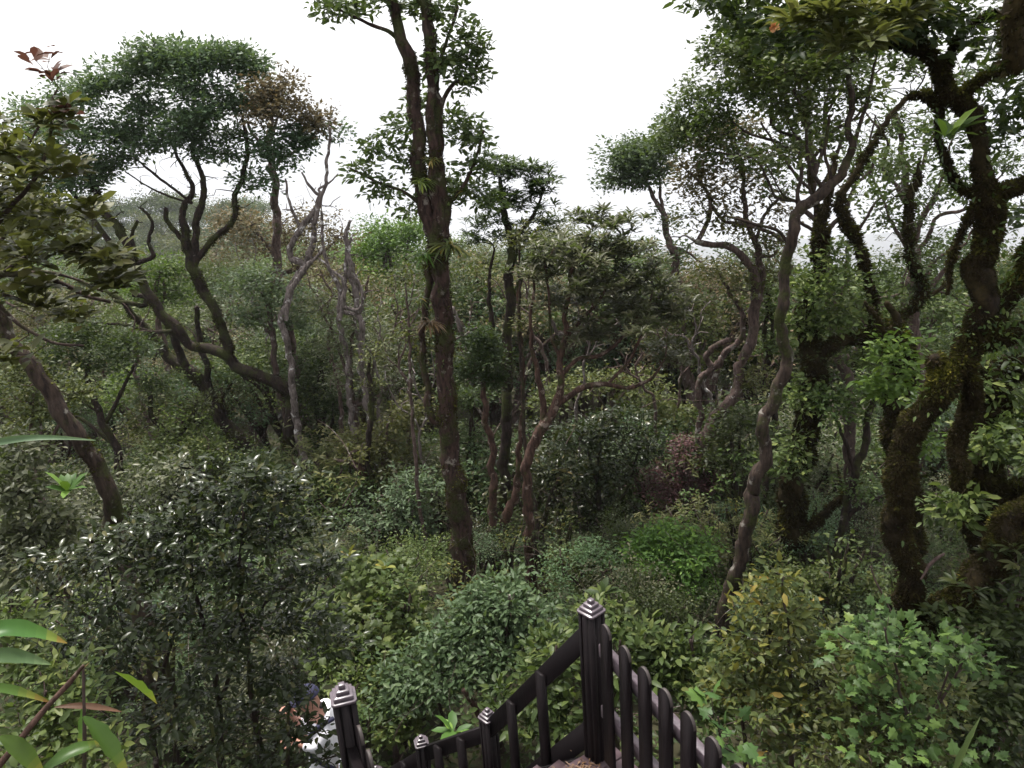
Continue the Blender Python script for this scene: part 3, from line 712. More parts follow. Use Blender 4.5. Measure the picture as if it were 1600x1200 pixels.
def near(y, m): return 'nearer' if y < m else 'farther'
far = [cluster_tree('ridge_tree', 7, 10, m, 'small', .42, 9, 44, 7, simple=True, spread=.75, crown_lo=.12) for m in ('mid', 'olive', 'dark')]
for k, (x, y) in enumerate(jrow(290, 108, 192, -.75, -.06)):
    put(far[k % 3], x, y, random.uniform(.6, 1.4), 'hazy crown among the trees on the far ridge at left', 'tree', 'trees on the far ridge')
for k, (x, y) in enumerate(jrow(110, 55, 230, .1, .8)):
    put(far[k % 3], x, y, random.uniform(.8, 1.25), 'hazy tree in the valley seen through the right hand trees', 'tree', 'trees in the valley at right')
hill = [cluster_tree('hill_tree', 7, 6.2, m, 'small', .15, 9, 60, 9, spread=.34, crown_lo=.3) for m in ('bright', 'mid', 'olive', 'pale')]
for k, (x, y) in enumerate(jrow(90, 40, 78, -.72, .2)):
    put(hill[k % 4], x, y, random.uniform(.8, 1.2), f'{near(y, 57)} {("fresh green", "mid green", "olive", "pale green")[k % 4]} round tree on the hill {side(x, y)}', 'tree', 'trees on the hill behind the central trunk')
back = [cluster_tree('background_tree', 5.6, 4.4, m, lf, sz, 10, per, 11, spread=.24, crown_lo=.35, rosette=ro_, bark=bk) for m, lf, sz, per, ro_, bk in
        (('olive', 'small', .11, 46, False, 'lit'), ('dark', 'small', .10, 54, False, 'brown'), ('grey', 'lance', .15, 16, True, 'lit'),
         ('bluegreen', 'small', .10, 50, False, 'brown'), ('mid', 'small', .11, 48, False, 'grey'), ('brown', 'small', .09, 34, False, 'lit'))]
NM = ['olive', 'dark green', 'grey whorled', 'blue green', 'mid green', 'brownish']
for k, (x, y) in enumerate(jrow(120, 24, 41, -.75, .75)):
    q = k % 6; put(back[q], x, y, random.uniform(.8, 1.2), f'{near(y, 32)} {NM[q]} tree of the background wood {side(x, y)}', 'tree', f'{NM[q]} background trees')
for k, (x, y) in enumerate(jrow(84, 17.5, 24, -.75, .75)):
    q = (k*5+2) % 6; put(back[q], x, y, random.uniform(.7, 1.12)*(.8 if x/y < -.1 else 1.1), f'{near(y, 20.7)} {NM[q]} tree at middle distance {side(x, y)}', 'tree', f'{NM[q]} trees at middle distance')

# shrubs of the understorey
shr = [cluster_tree('shrub', 1.7, 1.9, m, lf, sz, 9, per, 9, spread=.13, crown_lo=.12, rosette=ro_, bark='twig') for m, lf, sz, per, ro_ in
       (('mid', 'oval', .07, 26, False), ('dark', 'small', .06, 40, False), ('pale', 'oval', .065, 26, False), ('bluegreen', 'small', .05, 44, False),
        ('olive', 'lance', .11, 12, True), ('grey', 'oval', .06, 28, False), ('glossy', 'oval', .08, 24, False))]
SN = ['mid green', 'dark green', 'pale green', 'blue green', 'olive whorled', 'grey green', 'glossy dark']
for k, (x, y) in enumerate(jrow(64, 11.5, 17, -.75, .75)):
    q = (k*3) % 7; put(shr[q], x, y, random.uniform(1.0, 1.5), f'{near(y, 14)} {SN[q]} shrub under the trees {side(x, y)}', 'shrub', f'{SN[q]} shrubs under the trees')
for k, (x, y) in enumerate(jrow(96, 6.2, 11, -.75, .75)):
    pp = pxy(x, y)
    if (650 < pp < 880 and y < 10.4) or (pp < 260 and y < 7.6) or (1080 < pp < 1190 and y < 8.4): continue
    q = (k*4+1) % 7; put(shr[q], x, y, random.uniform(.4, .85), f'low {SN[q]} shrub on the {near(y, 8.6)} slope {side(x, y)}', 'shrub', f'low {SN[q]} shrubs on the near slope')

slim = []
for mt, lf, sz in (('mid', 'oval', .07), ('olive', 'small', .06), ('yellow', 'oval', .06), ('dark', 'lance', .10)):
    s_ = cluster_tree('slender_sapling', 1.7, .55, mt, lf, sz, 6, 7, 4, spread=.09, crown_lo=.35, lean=.16, bark='dark', rosette=lf == 'lance'); slim.append(s_)
LN = ['mid green', 'olive', 'yellowish', 'dark whorled']
for k, (x, y) in enumerate(jrow(56, 5.6, 14, -.72, .72)):
    if y < 7 and abs(x) < 1.4: continue
    put(slim[k % 4], x, y, random.uniform(.7, 1.25), f'{near(y, 9)} slender {LN[k % 4]} sapling above the undergrowth {side(x, y)}', 'sapling', 'slender saplings in the undergrowth')

# ------------------------------------------------------------------ the trees one can tell apart
# tall tree in the middle
t = Tree('forest_tree', 'tall straight brown trunked tree rising past the top of the picture in the middle', 'tree', [
    S(9.6, (728, 945, 36.1), (714, 800, 32.6), (703, 660, 29), (694, 540, 26.4), (686, 440, 24.6), (676, 360, 23.8), (662, 290, 23.8), (655, 220, 22), (646, 150, 22), (634, 90, 21.1), (618, 40, 17.6), (600, -20, 15), (585, -110, 10.6)),
    S(9.45, (697, 590, 22.9), (690, 500, 22.9), (686, 420, 22), (684, 340, 19.4), (680, 270, 17.6), (674, 200, 15), (671, 130, 14.1), (668, 60, 13.2), (660, -10, 11.4), (655, -90, 7.92)),
    S(9.7, (690, 420, 19.4), (692, 330, 19.4), (688, 250, 17.6), (684, 180, 15), (676, 110, 15), (668, 20, 15), (664, -60, 11.4)),
    S(9.8, (675, 655, 11.4), (665, 600, 10.6), (661, 540, 9.68), (664, 480, 10.6), (670, 430, 12.3), (672, 370, 14.1), (668, 320, 12.3)),
    S(9.5, (640, 80, 11.4), (610, 52, 7.04), (570, 34, 5.28), (530, 16, 4.4), (495, 0, 3.52)),
    S(9.5, (684, 180, 7.92), (705, 135, 6.16), (735, 118, 4.4), (752, 95, 3.52)),
    S(9.6, (668, 330, 7.04), (630, 300, 5.28), (590, 285, 4.4), (545, 262, 2.64)),
    S(9.7, (690, 330, 7.92), (725, 290, 6.16), (745, 240, 4.4), (755, 205, 3.52)),
    S(9.6, (640, 110, 9.68), (622, 30, 7.04), (600, -30, 5.28)),
    S(9.5, (680, 120, 7.04), (700, 60, 5.28), (715, 10, 4.4)),
    ], bark='brown', twigbark='dark', bump=.12)
t.crown([(545, 12, 55, 20, 9.5, 20), (600, -10, 40, 30, 9.5, 12), (700, 95, 34, 30, 9.5, 22), (735, 70, 26, 38, 9.5, 20), (725, 125, 30, 22, 9.5, 14), (700, 20, 30, 26, 9.6, 12), (660, 10, 30, 26, 9.7, 12),
         (590, 225, 34, 24, 9.6, 12), (625, 195, 26, 26, 9.7, 10), (640, 250, 22, 30, 9.7, 10), (565, 265, 28, 18, 9.6, 9), (600, 300, 30, 26, 9.6, 10), (655, 160, 16, 40, 9.9, 8),
         (735, 215, 30, 40, 9.7, 18), (750, 255, 28, 24, 9.7, 12), (730, 300, 34, 30, 9.8, 16), (715, 185, 18, 22, 9.8, 8), (765, 310, 26, 26, 9.8, 10), (690, 290, 20, 40, 10.0, 9), (640, 330, 24, 18, 9.8, 7)],
        'mid', 'oval', .075, per=15, spread=.11, up=.7)
t.moss(2600, .022, (0, 1, 2, 3), keep=.45)
t.sprouts(40, 'mid', .045, (0,), .05, .7, 6, 'climbing_leaves')
# its epiphytes
def tuft(px, py, Y, L, mat, label, n=46, cat='epiphyte', name='epiphyte', group=None, up=.7, leaf='grass', wid=1.6, hang=0.0):
    c = P(px, py, Y); o = thing(name, label, cat, c, group)
    az = rng.random(n)*6.28; el = rng.uniform(.0, 1.2, n)*up-hang
    A = np.stack([np.cos(az)*np.cos(el), np.sin(az)*np.cos(el), np.sin(el)], 1)
    C = c+rndunit(n)*.02; lv = Leaves(); lv.add(*leaves(leaf, C, A, np.tile([0, 0, 1.], (n, 1))+rndunit(n)*.2, L*rng.uniform(.6, 1.1, n), wid))
    lv.build('fronds', LM[mat], o); return o
tuft(703, 385, 9.2, .3, 'yellow', 'yellow green strap leaved tuft on the right side of the tall central trunk', 60)
tuft(664, 400, 9.3, .24, 'bright', 'green strap leaved tuft on the left side of the tall central trunk')
tuft(657, 285, 9.3, .2, 'bright', 'small green tuft high on the tall central trunk')
tuft(676, 250, 9.2, .16, 'yellow', 'tiny yellow tuft between the stems of the tall central tree', 30)
tuft(672, 505, 9.2, .22, 'dry', 'brown withered tuft halfway up the tall central trunk', 50)
tuft(655, 470, 9.3, .16, 'yellow', 'yellowish fern tuft left of the tall central trunk at its middle', 36)
tuft(728, 300, 9.6, .2, 'yellow', 'pale green tuft among the dark leaves right of the central trunk', 30)

# umbrella tree at left
t = Tree('umbrella_tree', 'broad umbrella crowned blue green tree with forked dark trunks at upper left', 'tree', [
    S(16, (462, 760, 22.4), (452, 700, 21.5), (458, 625, 20.6), (434, 597, 19.8), (378, 576, 17.2), (353, 551, 17.2), (297, 537, 14.6), (280, 513, 15.5), (252, 488, 14.6), (227, 450, 14.6), (203, 397, 14.6), (180, 355, 12.9), (164, 336, 11.2), (150, 297, 9.46), (135, 260, 6.02)),
    S(16.6, (392, 735, 25.8), (378, 695, 24.1), (350, 660, 20.6), (329, 618, 18.9), (304, 590, 20.6), (273, 565, 17.2), (245, 537, 12.9), (224, 509, 10.3), (196, 474, 8.6), (170, 455, 5.16)),
    S(16, (357, 544, 15.5), (343, 502, 13.8), (322, 460, 15.5), (306, 430, 17.2), (296, 400, 18.1), (289, 370, 12.9), (286, 330, 10.3), (300, 300, 7.74), (290, 270, 6.02), (270, 230, 4.3)),
    S(16.1, (304, 412, 12), (306, 370, 11.2), (311, 330, 11.2), (318, 297, 9.46), (314, 265, 7.74), (301, 235, 6.02), (305, 190, 4.3)),
    S(15.9, (306, 408, 9.46), (335, 372, 9.46), (364, 343, 8.6), (367, 308, 8.6), (381, 273, 7.74), (385, 230, 6.02), (380, 180, 4.3)),
    S(16, (294, 390, 7.74), (280, 370, 7.74), (262, 345, 7.74), (258, 326, 6.88)),
    S(15.8, (298, 315, 4.3), (275, 298, 4.3), (245, 275, 4.3), (225, 258, 3.44), (208, 244, 2.58)),
    S(15.8, (300, 318, 3.44), (262, 306, 3.44), (232, 292, 2.58), (196, 268, 2.15)),
    S(16.2, (203, 410, 10.3), (176, 385, 9.46), (150, 350, 7.74), (118, 308, 6.02), (95, 270, 4.3)),
    S(16.2, (240, 400, 6.88), (232, 380, 6.02), (238, 350, 5.16), (222, 325, 4.3)),
    S(16.2, (212, 400, 6.88), (206, 370, 6.02), (214, 345, 5.16)),
    S(16.5, (329, 618, 12), (322, 570, 9.46), (312, 530, 8.6), (306, 480, 7.74)),
    S(16.5, (290, 575, 13.8), (276, 540, 12), (262, 510, 12), (238, 470, 8.6), (210, 460, 6.88)),
    S(16.2, (276, 516, 6.88), (240, 518, 6.02), (200, 508, 5.16), (140, 505, 2.58)),
    S(16.2, (225, 478, 7.74), (205, 474, 7.74), (182, 470, 6.02)),
    ], bark='dark', bump=.14)
t.crown([(225, 100, 46, 26, 16, 44), (275, 92, 44, 22, 15.8, 40), (325, 98, 44, 24, 15.7, 40), (385, 105, 36, 32, 16, 34), (165, 130, 46, 28, 16, 40), (300, 140, 44, 26, 15.5, 34), (310, 185, 50, 28, 15.4, 34), (225, 165, 44, 24, 16, 26), (110, 155, 50, 34, 16.5, 34),
         (60, 195, 60, 40, 16.5, 36), (130, 205, 60, 34, 15.8, 34), (190, 215, 46, 26, 15.8, 24), (285, 205, 55, 30, 15.7, 34), (355, 165, 45, 38, 15.8, 32), (350, 215, 40, 22, 16, 16), (400, 160, 30, 50, 16.3, 24),
         (100, 250, 60, 26, 16, 26), (160, 262, 36, 20, 16, 16), (30, 240, 50, 36, 16.5, 22), (225, 130, 50, 30, 16.5, 22), (120, 290, 30, 16, 16, 9), (395, 285, 22, 22, 16, 10), (410, 235, 20, 26, 16.2, 9), (70, 290, 60, 36, 16.6, 26), (20, 310, 50, 40, 16.8, 18), (255, 225, 50, 22, 15.8, 20), (310, 235, 36, 18, 15.8, 12), (200, 190, 60, 36, 16, 26), (360, 240, 30, 24, 16, 12), (150, 280, 40, 24, 16.2, 18), (90, 320, 50, 26, 16.6, 18), (180, 245, 44, 24, 16, 18), (60, 240, 60, 40, 16.8, 26), (275, 75, 50, 18, 16, 26), (360, 85, 34, 18, 16, 18)],
        'bluegreen', 'small', .085, per=40, spread=.15, r_max=.022, up=1.0, cm=.8)
t.moss(1600, .03, (0, 1, 2, 4), keep=.4)
t.bare([(240, 265, 80, 40, 15.9, 46), (330, 290, 60, 50, 16, 26), (190, 330, 50, 50, 16.1, 18), (120, 320, 60, 50, 16.3, 24), (380, 300, 30, 50, 16, 12)], .012, .7)

t = Tree('brown_leaved_tree', 'slender tree with a brownish olive crown beside the umbrella tree', 'tree', [
    S(17, (478, 700, 15), (462, 580, 15), (438, 450, 15), (434, 400, 14), (432, 340, 13), (428, 300, 12), (424, 255, 11), (420, 215, 8), (424, 170, 6)),
    S(17, (426, 270, 6), (440, 250, 5), (465, 235, 4), (485, 215, 3)),
    S(17, (422, 240, 6), (400, 215, 5), (385, 190, 4)),
    S(16.9, (421, 230, 5), (432, 190, 4), (440, 150, 3)),
    S(16.9, (424, 255, 5), (405, 232, 4), (388, 222, 3))], bark='lit')
t.crown([(420, 140, 36, 26, 15.4, 24), (445, 165, 30, 26, 15.3, 18), (485, 185, 28, 18, 15.4, 14), (415, 180, 30, 24, 15.2, 14), (500, 200, 22, 16, 15.4, 8)], 'brown', 'small', .08, per=34, spread=.17, name='crown')
t.crown([(455, 210, 34, 26, 15.5, 18), (420, 235, 24, 26, 15.5, 12), (445, 250, 26, 18, 15.5, 9), (470, 225, 24, 18, 15.5, 9), (420, 285, 14, 14, 15.5, 5), (535, 205, 16, 12, 15.4, 4)], 'bluegreen', 'small', .08, per=34, spread=.17, name='crown')

t = Tree('dead_tree', 'bare weathered tree with forking pale branches left of the central trunk', 'dead tree', [
    S(15, (440, 500, 10), (452, 455, 12), (466, 430, 12), (480, 405, 11), (492, 365, 9), (494, 335, 8), (504, 300, 6), (512, 255, 5), (517, 205, 4)),
    S(15, (452, 400, 10), (468, 360, 9), (490, 330, 8), (500, 300, 5)),
    S(15, (492, 300, 5), (480, 285, 4), (472, 270, 3)),
    S(15, (498, 295, 4), (515, 285, 3), (528, 272, 2)),
    S(15, (470, 362, 5), (458, 330, 5), (448, 300, 4), (446, 280, 3)),
    S(14.8, (548, 420, 9), (542, 380, 8), (538, 360, 6), (545, 345, 4)),
    S(14.8, (530, 500, 8), (536, 450, 8), (541, 410, 7), (548, 370, 4)),
    S(14.8, (535, 460, 7), (515, 420, 6), (505, 385, 5), (502, 330, 4)),
    S(14.9, (560, 490, 6), (566, 460, 5), (555, 435, 5), (553, 410, 3)),
    S(15, (486, 345, 5), (470, 350, 4), (460, 345, 3)),
    ], bark='dead')
t.crown([(515, 215, 14, 20, 15, 4), (520, 170, 10, 8, 15, 3), (500, 350, 40, 40, 15, 16), (520, 400, 40, 30, 15, 12)], 'brown', 'small', .06, per=4, spread=.1, r_max=.012)
t.bare([(490, 330, 50, 60, 15, 40), (510, 400, 60, 60, 14.9, 50), (455, 330, 26, 40, 15, 14), (550, 400, 30, 60, 14.8, 20)], .012, .8)

# fallen trunk and small dead trees
def log(name, label, cat, Y, pts, bark, y2=None):
    t = Tree(name, label, cat, [S(Y, *pts, y2=y2)], bark, ground=False); return t
log('fallen_trunk', 'reddish brown leaning dead trunk low between the left tree and the central trunk', 'fallen trunk', 13.2, [(602, 786, 16), (580, 762, 15), (562, 735, 15), (545, 715, 13)], 'red').moss(1200, .02, keep=.3)
log('dead_branch', 'pale dead branch arching over the dark hollow left of the central trunk', 'branch', 13.1, [(520, 718, 4), (540, 720, 6), (552, 706, 5), (580, 702, 3)], 'lit')
log('broken_stump', 'broken reddish stub with a pale snapped tip behind the lower newel post', 'broken branch', 6.0, [(752, 1128, 9), (738, 1100, 9), (724, 1078, 8)], 'red', 6.0)

# tree with rosette leaves right of the centre
t = Tree('rosette_leaved_tree', 'pinkish barked tree forking low with whorled narrow leaves right of the central trunk', 'tree', [
    S(10, (828, 892, 16), (826, 797, 15), (824, 716, 15), (848, 668, 17), (866, 636, 15), (874, 600, 11), (876, 550, 10), (886, 500, 8), (892, 440, 7), (900, 390, 5)),
    S(9.9, (868, 634, 11), (890, 618, 10), (915, 604, 10), (945, 600, 8), (985, 606, 6), (1020, 590, 5), (1040, 560, 3)),
    S(10.1, (850, 662, 11), (847, 620, 10), (840, 585, 9), (834, 550, 7), (828, 500, 5), (835, 440, 4)),
    S(10.1, (880, 535, 7), (905, 505, 6), (935, 470, 5), (960, 430, 4)),
    S(10, (878, 585, 7), (905, 560, 7), (935, 556, 7), (970, 530, 5), (1000, 490, 4)),
    S(9.9, (876, 560, 6), (860, 520, 5), (858, 460, 4), (850, 400, 3)),
    S(10.2, (950, 600, 5), (985, 560, 5), (1010, 500, 4), (1020, 450, 3)),
    ], bark='red', bump=.1)
t.crown([(905, 400, 80, 36, 10, 54), (850, 420, 60, 40, 10.2, 34), (1000, 470, 70, 50, 10.3, 34), (900, 460, 70, 50, 10.4, 26), (965, 395, 50, 30, 9.9, 22), (935, 445, 70, 32, 9.7, 32), (1010, 440, 50, 36, 10, 26), (870, 470, 50, 26, 10.2, 14), (985, 500, 60, 36, 9.8, 28),
         (1045, 490, 36, 40, 10.1, 18), (920, 520, 44, 26, 10, 16), (1040, 555, 30, 30, 10.2, 12), (960, 350, 50, 30, 10.2, 18), (915, 345, 30, 22, 10.3, 10)], 'grey', 'lance', .12, per=17, rosette=True, r_max=.014, wid=1.0)

t = Tree('forest_tree', 'dark slim tree with a small airy crown just right of the tall central trunk', 'tree', [
    S(12, (782, 860, 17), (787, 765, 17), (791, 650, 16), (792, 590, 16), (797, 480, 15), (797, 400, 14), (792, 350, 11), (782, 310, 9), (785, 280, 6)),
    S(12, (795, 395, 8), (812, 365, 7), (832, 340, 7), (842, 318, 4), (850, 295, 3)),
    S(12, (790, 600, 12), (776, 560, 9), (768, 500, 8), (765, 440, 5), (770, 390, 4)),
    S(12, (796, 480, 8), (812, 440, 7), (825, 400, 5))], bark='dark')
t.crown([(815, 265, 34, 20, 12, 18), (780, 265, 34, 24, 12, 16), (845, 285, 28, 26, 12, 16), (820, 320, 36, 26, 12, 16), (770, 315, 30, 30, 12, 14), (855, 345, 30, 24, 12, 12), (800, 275, 40, 20, 12, 16), (835, 300, 28, 24, 12, 14), (790, 320, 36, 26, 12, 16), (760, 350, 36, 26, 12, 14), (800, 365, 40, 24, 12, 14), (840, 370, 30, 24, 12, 10), (735, 375, 26, 20, 12, 9), (815, 410, 30, 20, 12, 8)],
        'dark', 'lance', .11, per=15, rosette=True, r_max=.012)
t = Tree('forest_tree', 'reddish double stemmed tree base standing just left of the pink barked tree', 'tree', [
    S(11, (775, 885, 15), (768, 840, 15), (772, 790, 13), (768, 720, 11), (760, 650, 10), (757, 600, 8)),
    S(11.1, (778, 850, 14), (792, 800, 15), (806, 770, 12), (812, 700, 8), (818, 600, 6), (812, 500, 5), (808, 440, 3)),
    ], bark='red')
t.crown([(755, 555, 34, 30, 11, 34), (735, 580, 22, 22, 11, 14), (775, 590, 22, 26, 11, 14), (745, 530, 22, 18, 11, 10)], 'dark', 'small', .05, per=50, spread=.1)

# thin upright stems
for lab, Y, pts, bk in [
    ('thin crooked pale sapling stem left of the tall central trunk', 11.5, [(655, 790, 6), (648, 700, 6), (641, 600, 5), (640, 520, 4), (632, 440, 3)], 'lit'),
    ('thin pale straight sapling stem crossing the rosette leaved tree', 10.8, [(822, 720, 6), (816, 600, 5), (811, 500, 5), (812, 380, 3)], 'grey'),
    ('slim dark sapling with a broken top in the thicket left of the centre', 13, [(575, 720, 9), (580, 640, 9), (578, 600, 9), (576, 560, 4)], 'dark')]:
    t = Tree('sapling', lab, 'sapling', [S(Y, *pts)], bk)
    t.crown([(pts[-1][0], pts[-1][1]-10, 26, 22, Y, 8), (pts[-2][0], pts[-2][1], 20, 20, Y, 5)], 'olive', 'small', .06, per=16, spread=.1)

# pale forked dead wood behind
for lab, Y, P_ in [
    ('bleached forked dead limb beside the brown leaved tree', 14.2, [[(448, 500, 6), (452, 460, 9), (470, 430, 9), (486, 408, 6)], [(470, 430, 5), (498, 398, 4), (505, 385, 3)]]),
    ('bleached crooked dead limb on the green hillside left of the central trunk', 14, [[(530, 500, 7), (536, 470, 8), (538, 440, 6), (524, 425, 4), (500, 405, 3)], [(560, 484, 5), (567, 460, 5), (553, 432, 4), (548, 420, 2)]]),
    ('white broken branch poking out right of the central trunk', 11, [[(724, 525, 8), (716, 500, 7), (708, 480, 5)], [(690, 540, 3), (722, 525, 4), (745, 512, 3)]]),
    ('white snapped stick inside the rosette leaved tree', 10.6, [[(872, 522, 6), (864, 505, 6), (860, 495, 3)], [(915, 520, 6), (908, 500, 5)]])]:
    Tree('dead_branch', lab, 'branch', [S(Y, *q) for q in P_], 'dead', ground=False)

# backlit tree right of the sky gap
t = Tree('forest_tree', 'slender backlit tree with two small crowns at the right edge of the open sky', 'tree', [
    S(17, (1075, 620, 15), (1068, 520, 14), (1056, 430, 12), (1046, 380, 11), (1035, 335, 9), (1020, 305, 6), (1005, 280, 5)),
    S(17, (1036, 340, 6), (1032, 300, 5), (1028, 270, 3)),
    S(17, (1046, 385, 6), (1075, 395, 4), (1095, 410, 3))], bark='lit')
t.crown([(975, 245, 38, 30, 17, 34), (960, 280, 26, 20, 17, 12), (1010, 270, 40, 30, 17, 20), (1010, 230, 40, 22, 17, 24), (985, 275, 34, 22, 17, 16), (1030, 260, 34, 22, 17, 14), (1045, 340, 20, 20, 17, 5), (1060, 400, 24, 20, 17, 6), (1045, 205, 30, 22, 17, 12)], 'bluegreen', 'small', .085, per=40, spread=.2)

t = Tree('gnarled_tree', 'gnarled tree with white lichen patches and a reddish tinged crown right of the open sky', 'tree', [
    S(12, (1085, 740, 26), (1098, 690, 22), (1125, 645, 19), (1146, 612, 17), (1152, 580, 15), (1168, 552, 15), (1180, 520, 16), (1184, 470, 16), (1172, 420, 13), (1150, 398, 12), (1130, 385, 11), (1110, 383, 10), (1085, 376, 9)),
    S(12, (1090, 378, 8), (1103, 350, 7), (1110, 320, 7), (1100, 290, 5), (1078, 270, 4)),
    S(12.1, (1185, 470, 13), (1190, 420, 11), (1180, 380, 10), (1165, 330, 8), (1160, 280, 6), (1150, 230, 4)),
    S(12.2, (1090, 600, 9), (1118, 570, 10), (1135, 548, 9), (1155, 528, 9), (1160, 490, 8), (1140, 455, 6), (1125, 430, 5)),
    S(12, (1112, 320, 5), (1130, 345, 5), (1160, 350, 6), (1200, 362, 6), (1225, 378, 5)),
    S(11.9, (1100, 560, 9), (1112, 545, 10), (1135, 530, 8)),
    S(12, (1178, 380, 6), (1200, 330, 5), (1230, 300, 4)),
    S(12, (1180, 400, 7), (1205, 400, 5), (1215, 390, 3)),
    S(12, (1085, 376, 5), (1070, 368, 3), (1060, 372, 2))], bark='lit', twigbark='twig', bump=.2)
t.crown([(1110, 215, 50, 22, 12, 20), (1085, 255, 34, 22, 12, 12), (1130, 260, 36, 20, 12, 10), (1145, 330, 36, 18, 12, 7), (1080, 290, 26, 20, 12, 8), (1165, 200, 36, 26, 12, 12), (1190, 240, 36, 20, 12, 9), (1230, 330, 26, 18, 12, 6), (1100, 300, 50, 30, 12.2, 12), (1160, 280, 50, 30, 12.2, 12), (1200, 300, 34, 26, 12.2, 8)], 'brown', 'small', .07, per=24, spread=.15, r_max=.014)
t.crown([(1120, 425, 36, 24, 12, 12), (1165, 450, 30, 26, 12, 10), (1205, 380, 30, 30, 12, 9), (1150, 360, 40, 24, 12, 9), (1080, 340, 30, 24, 12, 6), (1220, 430, 24, 34, 12, 9), (1180, 590, 24, 26, 12, 8), (1130, 210, 50, 22, 12.3, 9)], 'olive', 'small', .07, per=28, spread=.15, r_max=.012, name='crown')
t.bare([(1130, 320, 60, 70, 12, 50), (1170, 400, 50, 60, 12, 34), (1100, 440, 50, 50, 12, 24), (1200, 330, 40, 60, 12, 24), (1050, 390, 30, 30, 12, 8)], .012, .7, 'twig')

t = Tree('sinuous_tree', 'sinuous grey trunk snaking from the lower right to the sky with a long leaning fork', 'tree', [
    S(7.8, (1131, 1050, 23.4), (1130, 985, 22.5), (1140, 930, 21.6), (1152, 892, 21.6), (1162, 850, 21.6), (1170, 793, 21.6), (1178, 754, 21.6), (1197, 716, 19.8), (1196, 660, 18.9), (1218, 606, 19.8), (1227, 576, 18.9), (1222, 530, 18), (1220, 485, 17.1), (1229, 430, 17.1), (1233, 380, 17.1), (1246, 335, 17.1), (1282, 305, 16.2), (1315, 270, 14.4), (1333, 233, 11.7), (1333, 187, 9.9), (1328, 127, 8.1), (1325, 70, 5.4)),
    S(7.8, (1230, 378, 5.4), (1214, 360, 5.4), (1180, 350, 4.5), (1135, 338, 3.6)),
    S(7.8, (1333, 235, 7.2), (1345, 190, 6.3), (1360, 140, 5.4), (1370, 80, 3.6)),
    S(7.8, (1290, 300, 6.3), (1262, 250, 5.4), (1258, 190, 4.5), (1240, 140, 3.6)),
    S(7.8, (1300, 285, 5.4), (1290, 230, 5.4), (1295, 180, 4.5))], bark='grey', twigbark='twig', bump=.12)
t.crown([(1240, 110, 60, 34, 7.9, 22), (1300, 90, 60, 40, 7.9, 22), (1180, 120, 44, 30, 8.2, 18), (1250, 165, 50, 26, 8, 16), (1330, 150, 40, 30, 8, 12), (1160, 80, 34, 40, 8.2, 18), (1210, 50, 50, 34, 8.2, 18), (1220, 240, 60, 40, 8, 8), (1300, 220, 50, 40, 8, 8)],
        'mid', 'small', .065, per=15, spread=.10, r_max=.013, cm=1.9)

t = Tree('mossy_tree', 'leaf clad mossy trunk with a thick level branch behind the sinuous grey trunk', 'tree', [
    S(9.4, (1218, 935, 39.1), (1228, 880, 37.4), (1238, 793, 35.7), (1245, 730, 35.7), (1256, 655, 34), (1270, 580, 32.3), (1266, 530, 27.2), (1266, 478, 22.1), (1280, 425, 20.4), (1283, 380, 18.7), (1288, 340, 13.6), (1296, 290, 9.35), (1300, 240, 6.8)),
    S(9.3, (1262, 585, 22.1), (1290, 548, 22.1), (1318, 532, 20.4), (1345, 526, 18.7), (1377, 515, 18.7), (1405, 500, 15.3), (1430, 474, 14.4), (1439, 443, 12.8), (1424, 397, 11.9), (1419, 355, 11.9), (1425, 300, 9.35), (1440, 250, 6.8)),
    S(9.4, (1367, 515, 13.6), (1362, 460, 12.8), (1349, 410, 11.9), (1338, 370, 14.4), (1318, 335, 16.1), (1312, 310, 12.8), (1340, 260, 9.35), (1375, 205, 8.5), (1407, 160, 7.65), (1430, 143, 5.95)),
    S(9.2, (1238, 860, 13.6), (1262, 830, 12.8), (1290, 800, 11), (1325, 768, 9.35), (1345, 752, 5.1)),
    S(9.4, (1430, 478, 7.65), (1455, 460, 6.8), (1480, 440, 5.1)),
    S(9.6, (1284, 340, 5.95), (1270, 300, 5.1), (1262, 240, 3.4)),
    ], bark='mossy', twigbark='dark', bump=.25)
t.moss(5200, .035, keep=.75)
t.bare([(1350, 250, 80, 90, 9.5, 46), (1440, 300, 50, 90, 9.5, 26), (1400, 420, 60, 60, 9.4, 24)], .012, .6)
t.crown([(1270, 450, 44, 40, 9.3, 16), (1320, 430, 50, 40, 9.4, 14), (1245, 500, 24, 40, 9.4, 8), (1330, 490, 50, 24, 9.3, 12), (1300, 390, 30, 30, 9.4, 8), (1290, 500, 34, 30, 9.2, 12), (1250, 620, 30, 40, 9.2, 12), (1230, 720, 30, 60, 9.1, 16),
         (1390, 430, 30, 40, 9.4, 8), (1400, 560, 34, 30, 9.4, 10), (1350, 560, 30, 26, 9.4, 8), (1420, 250, 50, 40, 9.6, 12), (1370, 300, 40, 40, 9.6, 8), (1340, 60, 60, 50, 9.6, 16), (1420, 100, 50, 50, 9.6, 12)],
        'mid', 'small', .07, per=30, spread=.13, r_max=.013, name='crown')
t.sprouts(110, 'dark', .055, (0, 1), .05, .75, 12, 'climbing_leaves', .06, out=.05)

